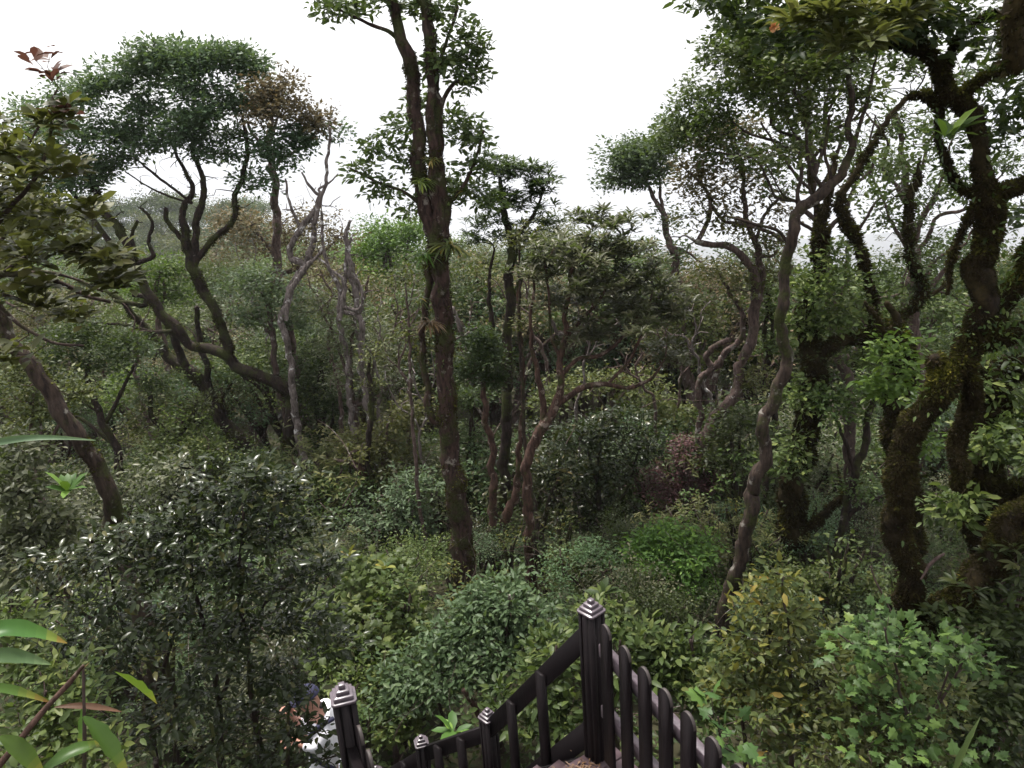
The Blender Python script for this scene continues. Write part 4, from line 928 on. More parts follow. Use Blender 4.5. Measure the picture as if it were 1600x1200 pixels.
t = Tree('mossy_tree', 'massive moss covered twisting trunk at the right edge of the wood', 'tree', [
    S(5.1, (1440, 1085, 32.2), (1428, 1000, 32.2), (1419, 920, 33.5), (1411, 850, 34.7), (1409, 790, 36), (1414, 725, 37.2), (1432, 667, 36), (1460, 610, 36), (1500, 566, 34.7), (1528, 525, 36), (1534, 478, 38.5), (1530, 425, 37.2), (1537, 383, 33.5), (1545, 335, 30.8), (1542, 285, 25.7), (1532, 240, 24.4), (1524, 195, 24.4), (1502, 150, 21.8), (1478, 112, 19.3), (1448, 78, 16.7), (1425, 40, 11.5), (1410, -20, 7.71)),
    S(5.0, (1545, 300, 25.4), (1575, 296, 22.4), (1610, 288, 20.9), (1680, 270, 17.9), (1760, 230, 13.4)),
    S(5.2, (1460, 600, 22.4), (1465, 575, 22.4), (1464, 558, 16.5)),
    S(5.0, (1538, 530, 26.9), (1570, 522, 25.4), (1610, 512, 23.9), (1700, 490, 19.4)),
    S(5.3, (1545, 510, 22.4), (1562, 480, 25.4), (1585, 440, 25.4), (1600, 400, 23.9), (1640, 340, 19.4)),
    S(5.4, (1530, 300, 12), (1500, 290, 11.2), (1478, 250, 10.4), (1470, 200, 10.4), (1466, 165, 11.2), (1445, 150, 8.96), (1420, 150, 6.72)),
    S(5.3, (1515, 600, 22.4), (1508, 640, 25.4), (1500, 700, 22.4), (1495, 760, 16.5)),
    S(4.9, (1450, 1000, 34.4), (1480, 945, 41.9), (1530, 890, 44.8), (1570, 840, 43.3), (1605, 800, 44.8), (1700, 770, 44.8)),
    S(5.1, (1448, 80, 10.4), (1400, 70, 7.47), (1350, 60, 5.23), (1310, 50, 3.74)),
    S(5.1, (1478, 112, 10.4), (1500, 60, 8.96), (1540, 25, 7.47), (1600, 20, 5.98)),
    S(5.1, (1500, 150, 8.96), (1540, 120, 7.47), (1590, 110, 5.98)),
    S(5.3, (1530, 300, 7.47), (1490, 400, 7.47), (1480, 460, 5.98)),
    ], bark='mossy', twigbark='dark', bump=.22)
t.moss(26000, .021, keep=1.0)
t.crown([(1330, 40, 60, 40, 5.0, 22), (1400, 40, 60, 40, 5.1, 22), (1450, 20, 60, 40, 5.0, 20), (1270, 30, 60, 40, 5.3, 20), (1190, 20, 60, 40, 5.5, 18), (1230, 60, 60, 34, 5.4, 16), (1520, 50, 60, 50, 5.1, 16), (1580, 90, 50, 60, 5.2, 14),
         (1560, 200, 50, 50, 5.2, 14), (1590, 160, 40, 60, 5.2, 12), (1120, -10, 50, 30, 5.6, 12), (1300, -40, 140, 40, 5.2, 20), (1500, -60, 160, 50, 4.6, 24), (1580, 330, 50, 40, 5.4, 10), (1580, 560, 40, 50, 5.4, 8)],
        'dark', 'oval', .065, per=13, spread=.1, r_max=.012, name='crown', cm=1.1)
t.bare([(1400, 150, 120, 90, 5.4, 60), (1480, 60, 100, 60, 5.3, 40), (1560, 130, 60, 90, 5.4, 40), (1460, 300, 60, 90, 5.6, 24)], .008)
t.crown([(1300, 25, 70, 26, 4.4, 16), (1330, 70, 60, 26, 4.4, 12), (1420, 20, 60, 24, 4.4, 10)], 'olive', 'lance', .13, per=10, rosette=True, r_max=.01, name='crown')
t.sprouts(50, 'mid', .05, (0, 3, 4, 5), .1, .9, 8, 'climbing_leaves', .05, out=.07)

# mossy buttress and neighbours at the right edge
t = Tree('mossy_tree', 'short thick mossy trunk with rounded golden moss humps at the right border', 'tree', [
    S(5.9, (1560, 930, 60), (1552, 860, 60), (1546, 800, 62), (1540, 740, 60), (1532, 700, 50), (1545, 655, 46), (1563, 604, 44), (1600, 560, 44), (1660, 520, 36)),
    S(5.7, (1560, 800, 50), (1590, 775, 54), (1625, 760, 50)),
    S(5.8, (1535, 745, 50), (1518, 722, 36), (1512, 712, 22))], bark='mossy', bump=.3)
t.moss(18000, .03, keep=1.0)
t.crown([(1580, 640, 40, 50, 5.9, 12), (1560, 690, 50, 30, 5.6, 12), (1590, 700, 30, 40, 5.6, 10), (1490, 800, 34, 34, 5.6, 10), (1540, 600, 34, 30, 6, 8)], 'mid', 'oval', .075, per=20, spread=.1, r_max=.01)

t = Tree('forest_tree', 'mossy pillar like trunk with bright leafy sprouts beside the massive mossy trunk', 'tree', [
    S(7.8, (1420, 800, 30), (1412, 720, 34), (1408, 660, 38), (1412, 600, 34), (1400, 550, 36), (1396, 528, 26), (1402, 500, 12), (1385, 470, 8)),
    S(7.8, (1392, 540, 12), (1372, 500, 8), (1350, 470, 5))], bark='mossy', bump=.3)
t.moss(5000, .035, keep=.8)
t.crown([(1395, 555, 44, 30, 7.6, 14), (1400, 610, 34, 26, 7.5, 10), (1370, 600, 24, 24, 7.7, 6), (1440, 690, 24, 30, 7.6, 6)], 'bright', 'oval', .08, per=18, spread=.1, r_max=.01)

t = Tree('forest_tree', 'thin dark forked trunk in the gap left of the massive mossy trunk', 'tree', [
    S(9, (1295, 975, 14), (1304, 900, 14), (1316, 820, 13), (1328, 770, 12), (1338, 730, 13), (1352, 690, 12), (1358, 650, 10), (1380, 610, 7), (1400, 580, 4)),
    S(9, (1335, 740, 8), (1325, 700, 7), (1310, 670, 5), (1300, 640, 3)),
    S(9, (1318, 815, 8), (1345, 790, 7), (1390, 770, 4))], bark='dark')
t.crown([(1330, 640, 50, 40, 9, 18), (1380, 600, 30, 30, 9, 10), (1290, 620, 34, 34, 9, 10), (1340, 760, 40, 30, 9, 9)], 'mid', 'small', .06, per=24, spread=.12, r_max=.01)

t = Tree('forest_tree', 'pale straight trunk in the sky gap between the mossy trees at upper right', 'tree', [
    S(13, (1440, 640, 16), (1432, 520, 16), (1425, 430, 16), (1422, 370, 16), (1418, 310, 12), (1410, 240, 8), (1400, 180, 6)),
    S(13, (1424, 400, 9), (1440, 340, 7), (1470, 290, 5)), S(13, (1420, 330, 7), (1395, 280, 5), (1380, 240, 3)),
    S(13, (1428, 480, 9), (1470, 430, 8), (1500, 400, 5)),
    *[S(13+.1*(k % 5), *wander(x0, y0, x1, y1, w_)) for k, (x0, y0, x1, y1, w_) in enumerate([
        (1425, 430, 1360, 250, 8), (1422, 370, 1500, 200, 8), (1418, 310, 1340, 150, 7), (1428, 480, 1540, 330, 8), (1420, 330, 1460, 120, 7), (1430, 520, 1330, 420, 8), (1424, 400, 1580, 260, 8), (1425, 440, 1520, 480, 6)])]], bark='lit', twigbark='dark')
t.crown([(1420, 200, 60, 40, 13, 20), (1380, 260, 50, 40, 13, 14), (1470, 300, 50, 50, 13, 16), (1400, 340, 60, 40, 13, 14), (1480, 400, 50, 40, 13, 12), (1330, 250, 44, 44, 13, 12), (1450, 460, 50, 30, 13, 10), (1590, 420, 60, 60, 13, 14), (1570, 250, 60, 60, 13, 16), (1530, 120, 50, 60, 13, 14)],
        'mid', 'small', .08, per=16, spread=.15, r_max=.014, cm=1.6)
t = Tree('forest_tree', 'slim dark trunk with many rising thin boughs under the upper right canopy', 'tree', [
    S(11, (1330, 700, 18), (1322, 600, 17), (1300, 480, 16), (1290, 400, 14), (1275, 340, 12), (1270, 300, 10), (1268, 240, 8), (1264, 180, 7), (1262, 130, 4)),
    S(11, (1268, 280, 6), (1285, 230, 6), (1290, 170, 5), (1300, 120, 3)), S(11, (1268, 260, 5), (1245, 220, 5), (1225, 170, 4), (1215, 130, 3)),
    S(11, (1272, 310, 6), (1300, 260, 6), (1320, 200, 5), (1345, 140, 3)), S(11, (1271, 300, 5), (1240, 270, 5), (1215, 230, 4), (1190, 190, 3)),
    *[S(11+.1*(k % 5), *wander(x0, y0, x1, y1, w_)) for k, (x0, y0, x1, y1, w_) in enumerate([
        (1275, 345, 1180, 130, 8), (1290, 400, 1370, 180, 9), (1268, 250, 1160, 60, 7), (1270, 300, 1330, 60, 7), (1282, 380, 1200, 260, 7), (1300, 470, 1420, 250, 8),
        (1262, 200, 1230, 40, 6), (1320, 560, 1440, 400, 8), (1265, 230, 1100, 170, 6), (1272, 320, 1120, 240, 6), (1268, 280, 1400, 90, 7)])]], bark='twig')
t.crown([(1200, 90, 50, 34, 11, 24), (1150, 130, 36, 44, 11, 22), (1130, 180, 34, 34, 11, 18), (1100, 210, 40, 24, 11.3, 16), (1250, 90, 50, 34, 11, 18), (1200, 150, 50, 30, 11, 18), (1290, 130, 50, 34, 11, 16), (1230, 190, 46, 24, 11, 10), (1330, 110, 40, 40, 11, 12), (1160, 30, 40, 40, 11, 18), (1115, -5, 40, 30, 11, 14), (1060, 190, 30, 20, 11.5, 6), (1180, 60, 60, 50, 11.3, 24), (1240, 120, 60, 50, 11.3, 20), (1310, 60, 70, 50, 11.4, 20), (1140, 240, 50, 30, 11.6, 12), (1200, 260, 50, 30, 11.6, 10), (1090, 150, 40, 34, 11.5, 16), (1070, 190, 40, 30, 11.6, 14), (1120, 90, 36, 44, 11.4, 16), (1040, 225, 36, 26, 11.8, 12), (1230, 290, 44, 30, 11.5, 8), (1300, 200, 40, 50, 11.2, 9), (1250, 230, 40, 30, 11.2, 8)],
        'mid', 'small', .07, per=16, spread=.12, r_max=.012, cm=1.8)

t = Tree('dark_bough', 'very dark hanging bough end in the top right corner', 'branch', [
    S(2.4, (1700, -60, 44), (1620, -60, 40), (1592, -20, 38), (1590, 40, 36), (1596, 80, 34), (1600, 108, 24))], bark='mossy', ground=False, bump=.1)
t.moss(9000, .015, keep=.9)

for lab, Y, pts in [
                    ('thin reddish vine stem rising at the left of the massive mossy trunk', 4.3, [(1405, 985, 3), (1385, 940, 3), (1368, 905, 3), (1360, 885, 2)]),
                    ('pale dead stub on the inner side of the massive mossy trunk', 4.9, [(1438, 905, 3), (1455, 880, 5), (1475, 865, 4)])]:
    log('bare_twig', lab, 'twig', Y, pts, 'lit')
# leaning trunk at left
t = Tree('leaning_tree', 'bare lichen spotted trunk leaning to the left at the left border', 'tree', [
    S(7, (196, 880, 30), (182, 830, 28), (175, 790, 27), (164, 751, 26), (140, 705, 25), (112, 670, 25), (84, 628, 25), (59, 590, 24), (31, 548, 22), (0, 495, 20), (-50, 430, 17), (-110, 340, 12)),
    S(7, (-40, 445, 9), (0, 380, 7), (30, 330, 5)), S(6.9, (-60, 420, 9), (20, 420, 7), (100, 430, 5), (160, 455, 4)), S(7, (-80, 390, 9), (-30, 310, 7), (20, 260, 5), (60, 200, 4), (90, 140, 3))], bark='grey', twigbark='twig', bump=.12)
t.crown([(-20, 250, 50, 50, 6.5, 16), (30, 330, 50, 50, 6.5, 18), (-10, 400, 50, 40, 6.5, 14), (90, 350, 50, 40, 6.5, 14)], 'olive', 'oval', .075, per=22, spread=.11, r_max=.012, name='crown')
t.moss(1500, .02, (0,), keep=.3)

# rhododendron like shrub tree whose boughs reach in from the left
t = Tree('large_leaved_tree', 'near olive tree with big whorled leathery leaves reaching in from the left', 'tree', [
    S(4.4, (-170, 1000, 26), (-150, 800, 24), (-120, 620, 22), (-80, 500, 18), (-30, 440, 14), (30, 425, 10), (90, 440, 8), (140, 462, 7), (170, 470, 5)),
    S(4.3, (-80, 505, 12), (-40, 400, 10), (10, 330, 8), (60, 270, 6), (80, 200, 5), (85, 150, 4)),
    S(4.4, (-30, 440, 8), (20, 500, 7), (80, 535, 5), (130, 540, 4)),
    S(4.4, (0, 430, 6), (50, 395, 6), (100, 385, 5), (170, 390, 4), (200, 400, 3)),
    S(4.3, (-60, 470, 8), (0, 460, 7), (60, 480, 5))], bark='twig', bump=.12)
t.crown([(70, 270, 60, 40, 4.3, 12), (20, 330, 50, 40, 4.3, 10), (60, 400, 60, 40, 4.2, 12), (140, 400, 60, 30, 4.3, 10), (170, 440, 50, 26, 4.3, 9), (20, 450, 50, 40, 4.3, 9), (90, 500, 60, 30, 4.3, 7), (30, 550, 50, 30, 4.3, 4), (80, 190, 34, 40, 4.3, 6), (10, 240, 40, 40, 4.4, 6), (120, 340, 40, 30, 4.4, 6)],
        'olive', 'lance', .088, per=9, rosette=True, r_max=.009, wid=2.0, name='crown')
t.crown([(70, 100, 34, 14, 4.3, 2), (95, 120, 16, 12, 4.3, 2), (80, 170, 30, 20, 4.3, 2)], 'red', 'lance', .075, per=6, rosette=True, r_max=.006, wid=2.2, name='crown')

# mid left small trees
t = Tree('forest_tree', 'small dome crowned dark tree behind the leaning trunk at left', 'tree', [
    S(13, (186, 730, 13), (181, 700, 12), (161, 660, 11), (142, 610, 10), (135, 570, 6)), S(13, (150, 640, 7), (110, 610, 6), (80, 590, 4)), S(13, (165, 660, 7), (190, 610, 6), (210, 570, 4)),
    S(13, (172, 690, 6), (120, 650, 5), (60, 632, 4))], bark='dark')
t.crown([(110, 520, 50, 20, 13, 26), (160, 530, 50, 22, 13, 26), (210, 545, 30, 22, 13, 14), (80, 555, 40, 20, 13, 16), (150, 570, 50, 16, 13, 12), (240, 600, 30, 30, 13, 10), (60, 600, 40, 20, 13, 10)], 'dark', 'small', .065, per=36, spread=.14)
t = Tree('forest_tree', 'thin crooked dark trunk in the thicket left of the forked trunks', 'tree', [
    S(14, (302, 760, 12), (290, 730, 12), (280, 695, 13), (262, 680, 10), (240, 650, 8), (232, 600, 7)), S(14, (275, 690, 7), (300, 650, 6), (310, 620, 4))], bark='dark')
t.crown([(240, 620, 40, 30, 14, 16), (290, 640, 40, 30, 14, 12), (215, 660, 30, 30, 14, 10), (310, 690, 30, 24, 14, 8)], 'olive', 'small', .07, per=28, spread=.14)

# ------------------------------------------------------------------ small trees filling the wood between the big trunks
def thicket(label, Y, clumps, mat, leaf, size, per, spread, bark='lit', cat='tree', name='understorey_tree', **k):
    cx = sum(c[0] for c in clumps)/len(clumps); yb = max(c[1]+c[3] for c in clumps); yt = min(c[1] for c in clumps)
    st = [S(Y, (cx+8, yb+60, 10), (cx, yb, 9), (cx-6, (yb+yt)/2, 7), (cx+3, yt, 3))]
    for c in clumps[::2]: st.append(S(Y, (cx, yb-5, 6), ((cx+c[0])/2+8, (yb+c[1])/2, 5), (c[0], c[1], 3)))
    t = Tree(name, label, cat, st, bark)
    t.crown([(c[0], c[1], c[2], c[3], Y+(c[5] if len(c) > 5 else 0), c[4]) for c in clumps], mat, leaf, size, per, spread, **k); return t
thicket('yellow green rounded bush top in the fork of the umbrella tree', 19, [(250, 420, 44, 26, 26), (270, 460, 50, 30, 26), (225, 455, 30, 30, 14)], 'bright', 'small', .09, 34, .2)
thicket('brownish twiggy bush top right of the umbrella tree fork', 19.5, [(390, 348, 44, 28, 26), (350, 362, 34, 30, 18), (420, 380, 44, 34, 22), (490, 350, 40, 30, 20), (530, 372, 36, 26, 16), (460, 372, 40, 28, 18), (480, 405, 44, 30, 18), (380, 395, 44, 26, 14)], 'brown', 'small', .08, 22, .2, cm=1.2)
thicket('blue green dense bush right of the umbrella tree fork', 16.5, [(400, 440, 50, 30, 26), (445, 460, 40, 34, 24), (390, 490, 44, 30, 20), (470, 500, 34, 34, 16)], 'bluegreen', 'small', .08, 36, .18)
thicket('grey green silvery leaved bush left of the central trunk', 15.2, [(500, 480, 50, 26, 26), (550, 505, 50, 30, 26), (590, 540, 44, 34, 24), (520, 540, 50, 34, 24), (610, 600, 40, 40, 20), (550, 590, 50, 34, 22)], 'grey', 'lance', .1, 16, .17)
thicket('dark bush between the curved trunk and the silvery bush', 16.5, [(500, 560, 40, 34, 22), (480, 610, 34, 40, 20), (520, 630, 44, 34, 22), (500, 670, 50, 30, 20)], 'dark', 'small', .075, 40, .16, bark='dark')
thicket('brown green low bush left of the foot of the central trunk', 13.4, [(590, 680, 50, 30, 22), (640, 650, 40, 40, 22), (560, 700, 50, 30, 18), (640, 720, 44, 34, 18), (600, 750, 40, 24, 12)], 'olive', 'small', .075, 34, .15)
thicket('blue green shrub touching the left of the central trunk', 12, [(650, 760, 40, 30, 24), (620, 800, 50, 30, 24), (660, 820, 26, 34, 14), (560, 820, 50, 30, 18)], 'bluegreen', 'oval', .07, 26, .13, name='shrub', cat='shrub')
thicket('light green feathery tree crown beyond the central trunk on its right', 20, [(745, 440, 44, 34, 22), (740, 490, 34, 34, 18), (780, 470, 34, 40, 16)], 'olive', 'small', .09, 34, .2)
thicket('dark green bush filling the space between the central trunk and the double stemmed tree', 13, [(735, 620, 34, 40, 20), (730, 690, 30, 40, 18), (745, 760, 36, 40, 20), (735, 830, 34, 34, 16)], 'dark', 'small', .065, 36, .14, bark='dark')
thicket('glinting broad leaved bush under the rosette leaved tree', 12, [(910, 680, 50, 34, 24), (960, 660, 50, 34, 24), (890, 740, 50, 34, 22), (950, 740, 54, 34, 24), (1000, 700, 40, 40, 20), (900, 800, 50, 30, 20), (970, 800, 44, 30, 18)], 'glossy', 'oval', .095, 17, .17, bark='dark')
thicket('olive bush behind the branch of the rosette leaved tree', 14, [(920, 600, 60, 26, 22), (1000, 620, 50, 34, 22), (860, 620, 40, 34, 16), (1050, 650, 40, 34, 18)], 'olive', 'small', .08, 34, .17)
thicket('light olive tree crown between the backlit tree and the gnarled tree', 16, [(1080, 480, 44, 34, 22), (1040, 530, 40, 34, 16), (1100, 520, 40, 30, 18), (1075, 560, 44, 30, 16)], 'olive', 'small', .085, 34, .18)
thicket('dark green bush at the foot of the gnarled tree', 11.6, [(1150, 660, 44, 34, 22), (1120, 710, 44, 34, 20), (1170, 720, 34, 40, 18)], 'dark', 'small', .07, 38, .14, bark='dark')
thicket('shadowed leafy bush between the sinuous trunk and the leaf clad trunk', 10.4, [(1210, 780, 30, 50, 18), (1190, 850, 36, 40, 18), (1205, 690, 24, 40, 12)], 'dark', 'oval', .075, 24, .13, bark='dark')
thicket('lit yellow green bush in the gap right of the leaf clad trunk', 13, [(1330, 690, 44, 40, 22), (1370, 740, 40, 34, 18), (1320, 790, 50, 34, 20), (1350, 850, 44, 30, 16)], 'bright', 'small', .08, 34, .16)
thicket('pale bluish bush low in the gap left of the massive mossy trunk', 17, [(1390, 700, 30, 40, 14), (1380, 780, 30, 40, 14)], 'bluegreen', 'small', .09, 34, .2)
thicket('mid green tree crown behind the level mossy branch', 15, [(1320, 440, 50, 34, 20), (1380, 460, 50, 34, 16), (1460, 480, 50, 40, 20), (1480, 540, 40, 40, 16), (1350, 600, 50, 34, 14), (1450, 620, 34, 40, 12)], 'mid', 'small', .085, 26, .2)
thicket('dark bush crown left of the level mossy branch', 12.5, [(1200, 480, 30, 34, 14), (1210, 540, 30, 34, 14), (1195, 440, 24, 24, 8)], 'mid', 'small', .075, 28, .15, bark='dark')
thicket('mid green shrub mass on the slope under the forked umbrella tree', 13.5, [(320, 700, 50, 30, 24), (260, 690, 44, 34, 20), (380, 740, 50, 26, 20), (220, 730, 44, 30, 20), (440, 770, 44, 26, 16)], 'mid', 'small', .07, 36, .15)
thicket('yellowish sunlit bush deep in the wood between the two left forks', 17, [(290, 640, 40, 34, 18), (330, 680, 34, 24, 12), (180, 620, 34, 34, 12), (210, 600, 40, 30, 14)], 'bright', 'small', .08, 30, .18)
thicket('grey leaved bush behind the leaning trunk', 10, [(60, 640, 50, 34, 20), (20, 690, 50, 34, 20), (110, 610, 40, 26, 14), (30, 590, 50, 40, 18)], 'olive', 'small', .065, 34, .13)
thicket('rosette leaved bush at the right border below the mossy humps', 4.9, [(1580, 880, 44, 34, 14), (1540, 930, 50, 34, 14), (1590, 930, 40, 40, 12)], 'dark', 'lance', .09, 12, .1, rosette=True, name='shrub', cat='shrub')
thicket('fine leaved bush between the sinuous trunk foot and the yellow leaved shrub', 7.4, [(1250, 900, 50, 30, 18), (1290, 930, 44, 34, 16), (1350, 920, 40, 34, 16), (1200, 940, 40, 30, 14), (1390, 960, 34, 30, 10)], 'mid', 'oval', .055, 24, .1, name='shrub', cat='shrub')
thicket('small leaved bush right of the fresh green shrub', 8.2, [(1110, 960, 34, 34, 16), (1095, 1010, 40, 30, 16), (1000, 960, 40, 24, 14)], 'grey', 'oval', .05, 24, .1, name='shrub', cat='shrub')
thicket('fresh light green tree crown on the hill just left of the central trunk', 28, [(600, 375, 50, 30, 30), (560, 400, 44, 30, 22), (640, 365, 40, 34, 24), (590, 430, 60, 34, 24), (650, 420, 40, 40, 20)], 'bright', 'small', .13, 36, .3)
thicket('olive tree crown behind the double stemmed tree near the centre', 26, [(745, 410, 40, 30, 20), (850, 440, 40, 34, 18), (900, 410, 44, 34, 18), (720, 450, 34, 34, 16)], 'olive', 'small', .12, 34, .28)
thicket('grey green tree crown rising left of the gnarled tree', 22, [(1000, 430, 50, 30, 22), (1060, 455, 50, 30, 22), (1110, 470, 40, 30, 18), (1020, 480, 50, 34, 20)], 'mid', 'small', .10, 36, .24)
thicket('dark tree crown low behind the gnarled tree and the sinuous trunk', 18, [(1140, 490, 40, 30, 20), (1190, 510, 40, 34, 20), (1120, 540, 40, 34, 18), (1210, 560, 30, 34, 12)], 'dark', 'small', .085, 36, .2, bark='dark')
thicket('brown green twiggy tree in front of the hill left of the central trunk', 21, [(540, 440, 44, 34, 18), (610, 480, 44, 34, 18), (500, 430, 34, 34, 12), (640, 520, 34, 34, 14)], 'brown', 'small', .09, 20, .22)
for k, (x0, y0, x1, y1, w_, Y) in enumerate([(590, 640, 560, 440, 6, 15), (640, 690, 625, 480, 6, 14), (600, 560, 650, 440, 5, 17), (680, 760, 640, 560, 6, 13), (745, 700, 735, 470, 6, 14), (850, 560, 800, 400, 6, 15), (900, 640, 930, 470, 5, 13),
        (960, 640, 1010, 520, 6, 14), (1060, 680, 1040, 500, 6, 14), (1110, 620, 1075, 480, 6, 14), (1020, 620, 960, 560, 5, 13), (350, 640, 330, 480, 6, 18), (420, 560, 400, 390, 6, 18), (220, 620, 200, 480, 6, 16), (520, 560, 500, 420, 6, 16), (1370, 760, 1330, 600, 6, 13), (1210, 640, 1190, 500, 6, 13)]):
    v = wander(x0, y0, x1, y1, w_, 7, .07)
    Tree('bare_sapling', f'pale crooked bare sapling tangled in the thicket {side(*P(x0, y0, Y)[:2])}', 'sapling', [S(Y, *v), S(Y, *wander(v[3][0], v[3][1], x1+40*(-1)**k, y1+30, w_*.6, 4, .1)), S(Y, *wander(v[4][0], v[4][1], x1-34*(-1)**k, y1-10, w_*.5, 4, .1))],
         'dead' if k % 3 == 0 else 'lit', group='pale bare saplings in the thicket').bare([(x1, y1+30, 40, 50, Y, 12)], .006, .8)
# ------------------------------------------------------------------ shrubs one can tell apart
def shrub(name, label, stems, clumps, mat, leaf, size, per, spread, bark='twig', **k):
    t = Tree(name, label, 'shrub', stems, bark, bump=.08)
    t.crown(clumps, mat, leaf, size, per, spread, **k); return t
shrub('glossy_shrub', 'big shrub of small dark glossy leaves with thin dark stems at lower left', [
    S(4.8, (350, 1230, 12), (340, 1080, 10), (322, 1000, 8), (300, 900, 6), (300, 820, 4)), S(4.7, (420, 1230, 11), (395, 1100, 9), (385, 1000, 7), (375, 900, 5), (380, 800, 4)),
    S(4.9, (250, 1230, 10), (230, 1100, 8), (200, 1000, 6), (170, 900, 4)), S(4.7, (345, 1090, 7), (380, 1000, 6), (430, 920, 4)), S(4.9, (235, 1110, 7), (270, 1000, 5), (290, 930, 4)),
    S(4.8, (200, 1000, 6), (120, 950, 5), (90, 900, 3))],
    [(330, 775, 44, 26, 4.9, 16), (390, 745, 40, 22, 4.9, 16), (430, 775, 40, 30, 4.9, 16), (270, 815, 50, 28, 4.8, 20), (200, 850, 50, 30, 4.8, 18), (130, 880, 46, 34, 4.8, 14), (80, 930, 40, 30, 4.9, 9), (350, 830, 60, 34, 4.7, 26), (450, 840, 50, 34, 4.8, 20),
     (500, 890, 40, 26, 4.9, 12), (240, 890, 60, 34, 4.7, 22), (320, 900, 60, 40, 4.6, 24), (410, 910, 60, 40, 4.7, 24), (160, 950, 60, 34, 4.8, 18), (250, 970, 70, 40, 4.7, 22), (370, 990, 60, 40, 4.6, 22), (470, 965, 50, 30, 4.8, 18), (520, 1000, 34, 20, 4.9, 8), (100, 1010, 50, 34, 4.9, 10),
     (190, 1040, 60, 34, 4.7, 16), (310, 1060, 70, 40, 4.6, 20), (430, 1050, 50, 34, 4.7, 16), (250, 1130, 80, 40, 4.6, 18), (370, 1130, 60, 40, 4.6, 16), (420, 1180, 40, 30, 4.6, 8), (300, 720, 16, 20, 5, 3), (470, 740, 20, 16, 5, 3), (60, 870, 24, 20, 5, 4)],
    'glossy', 'oval', .06, 15, .078, bark='dark', r_max=.007, up=1.2, jit=.62, wid=.95)
shrub('pale_shrub', 'pale green fine leaved shrub in front of the central trunk behind the newel post', [
    S(6.5, (790, 1230, 12), (780, 1100, 9), (790, 1000, 6), (795, 930, 4)), S(6.5, (700, 1230, 8), (690, 1120, 6), (680, 1060, 4)), S(6.5, (790, 1080, 6), (830, 1000, 5), (840, 960, 3))],
    [(790, 925, 60, 26, 6.8, 36), (740, 965, 60, 34, 6.6, 34), (820, 975, 56, 40, 6.6, 32), (770, 1010, 70, 34, 6.4, 30), (700, 1000, 44, 26, 6.5, 20), (650, 1050, 60, 26, 6.3, 28), (620, 1090, 44, 30, 6.2, 18), (710, 1060, 50, 34, 6.3, 20), (760, 1060, 50, 30, 6.2, 14)],
    'pale', 'oval', .062, 22, .09, r_max=.007)
shrub('bright_shrub', 'dense fresh green shrub left of the sinuous trunk', [
    S(8.8, (1045, 1060, 9), (1048, 980, 8), (1045, 900, 6), (1040, 850, 4)), S(8.8, (1046, 960, 5), (1080, 920, 4)), S(8.8, (1046, 960, 5), (1010, 920, 4))],
    [(1040, 840, 40, 22, 8.8, 36), (1080, 860, 36, 26, 8.8, 30), (1000, 870, 30, 26, 8.8, 26), (1040, 880, 60, 30, 8.6, 40), (1080, 920, 40, 34, 8.6, 26), (1000, 920, 34, 30, 8.6, 22), (1040, 950, 60, 30, 8.5, 24)],
    'bright', 'oval', .06, 26, .1, r_max=.007)
shrub('russet_shrub', 'reddish purple tipped shrub behind the fresh green shrub', [
    S(12, (1085, 880, 8), (1080, 800, 7), (1075, 730, 4)), S(12, (1082, 820, 5), (1115, 780, 3)), S(12, (1082, 820, 5), (1045, 780, 3))],
    [(1070, 710, 36, 26, 12, 24), (1100, 745, 46, 34, 12, 30), (1040, 760, 50, 34, 12, 28), (1115, 800, 40, 36, 12, 26), (1070, 800, 50, 34, 12, 24), (1130, 850, 26, 30, 12, 12)],
    'russet', 'small', .05, 46, .13, r_max=.01)
t = shrub('yellow_leaved_shrub', 'loose shrub with yellow and orange young leaves at lower right', [
    S(4.6, (1240, 1240, 9), (1236, 1120, 7), (1232, 1000, 5), (1222, 900, 3)), S(4.6, (1170, 1240, 8), (1160, 1130, 6), (1165, 1050, 4)), S(4.5, (1236, 1120, 5), (1290, 1060, 4), (1300, 1010, 3)), S(4.5, (1240, 1150, 5), (1200, 1080, 4), (1185, 1000, 3))],
    [(1220, 900, 26, 30, 4.7, 5), (1180, 950, 50, 30, 4.7, 12), (1240, 960, 46, 34, 4.7, 14), (1300, 1000, 50, 30, 4.6, 14), (1170, 1010, 50, 34, 4.6, 18), (1230, 1040, 60, 34, 4.5, 20), (1130, 1070, 46, 34, 4.6, 16), (1190, 1090, 60, 34, 4.4, 20), (1270, 1100, 60, 34, 4.4, 18), (1240, 1160, 80, 40, 4.3, 20), (1340, 1150, 50, 40, 4.4, 12)],
    'yellow', 'oval', .062, 12, .07, r_max=.005)
shrub('ground_shrub', 'mid green leathery shrub filling the slope right of the picket fence', [
    S(5.6, (1080, 1150, 9), (1085, 1080, 7), (1080, 1000, 5)), S(5.6, (960, 1130, 8), (965, 1060, 6), (970, 1000, 4)), S(5.6, (870, 1150, 8), (868, 1060, 6), (870, 1010, 4))],
    [(980, 990, 40, 30, 5.8, 16), (1030, 1010, 40, 26, 5.8, 16), (1080, 1020, 40, 26, 5.7, 16), (990, 1050, 50, 34, 5.6, 20), (1060, 1070, 46, 34, 5.5, 20), (1110, 1100, 34, 40, 5.4, 14), (870, 1010, 50, 30, 5.8, 18), (850, 1070, 46, 40, 5.6, 20), (890, 1120, 50, 40, 5.4, 18), (800, 1120, 40, 40, 5.4, 14), (930, 960, 36, 24, 6, 10)],
    'mid', 'oval', .085, 16, .09, r_max=.007)
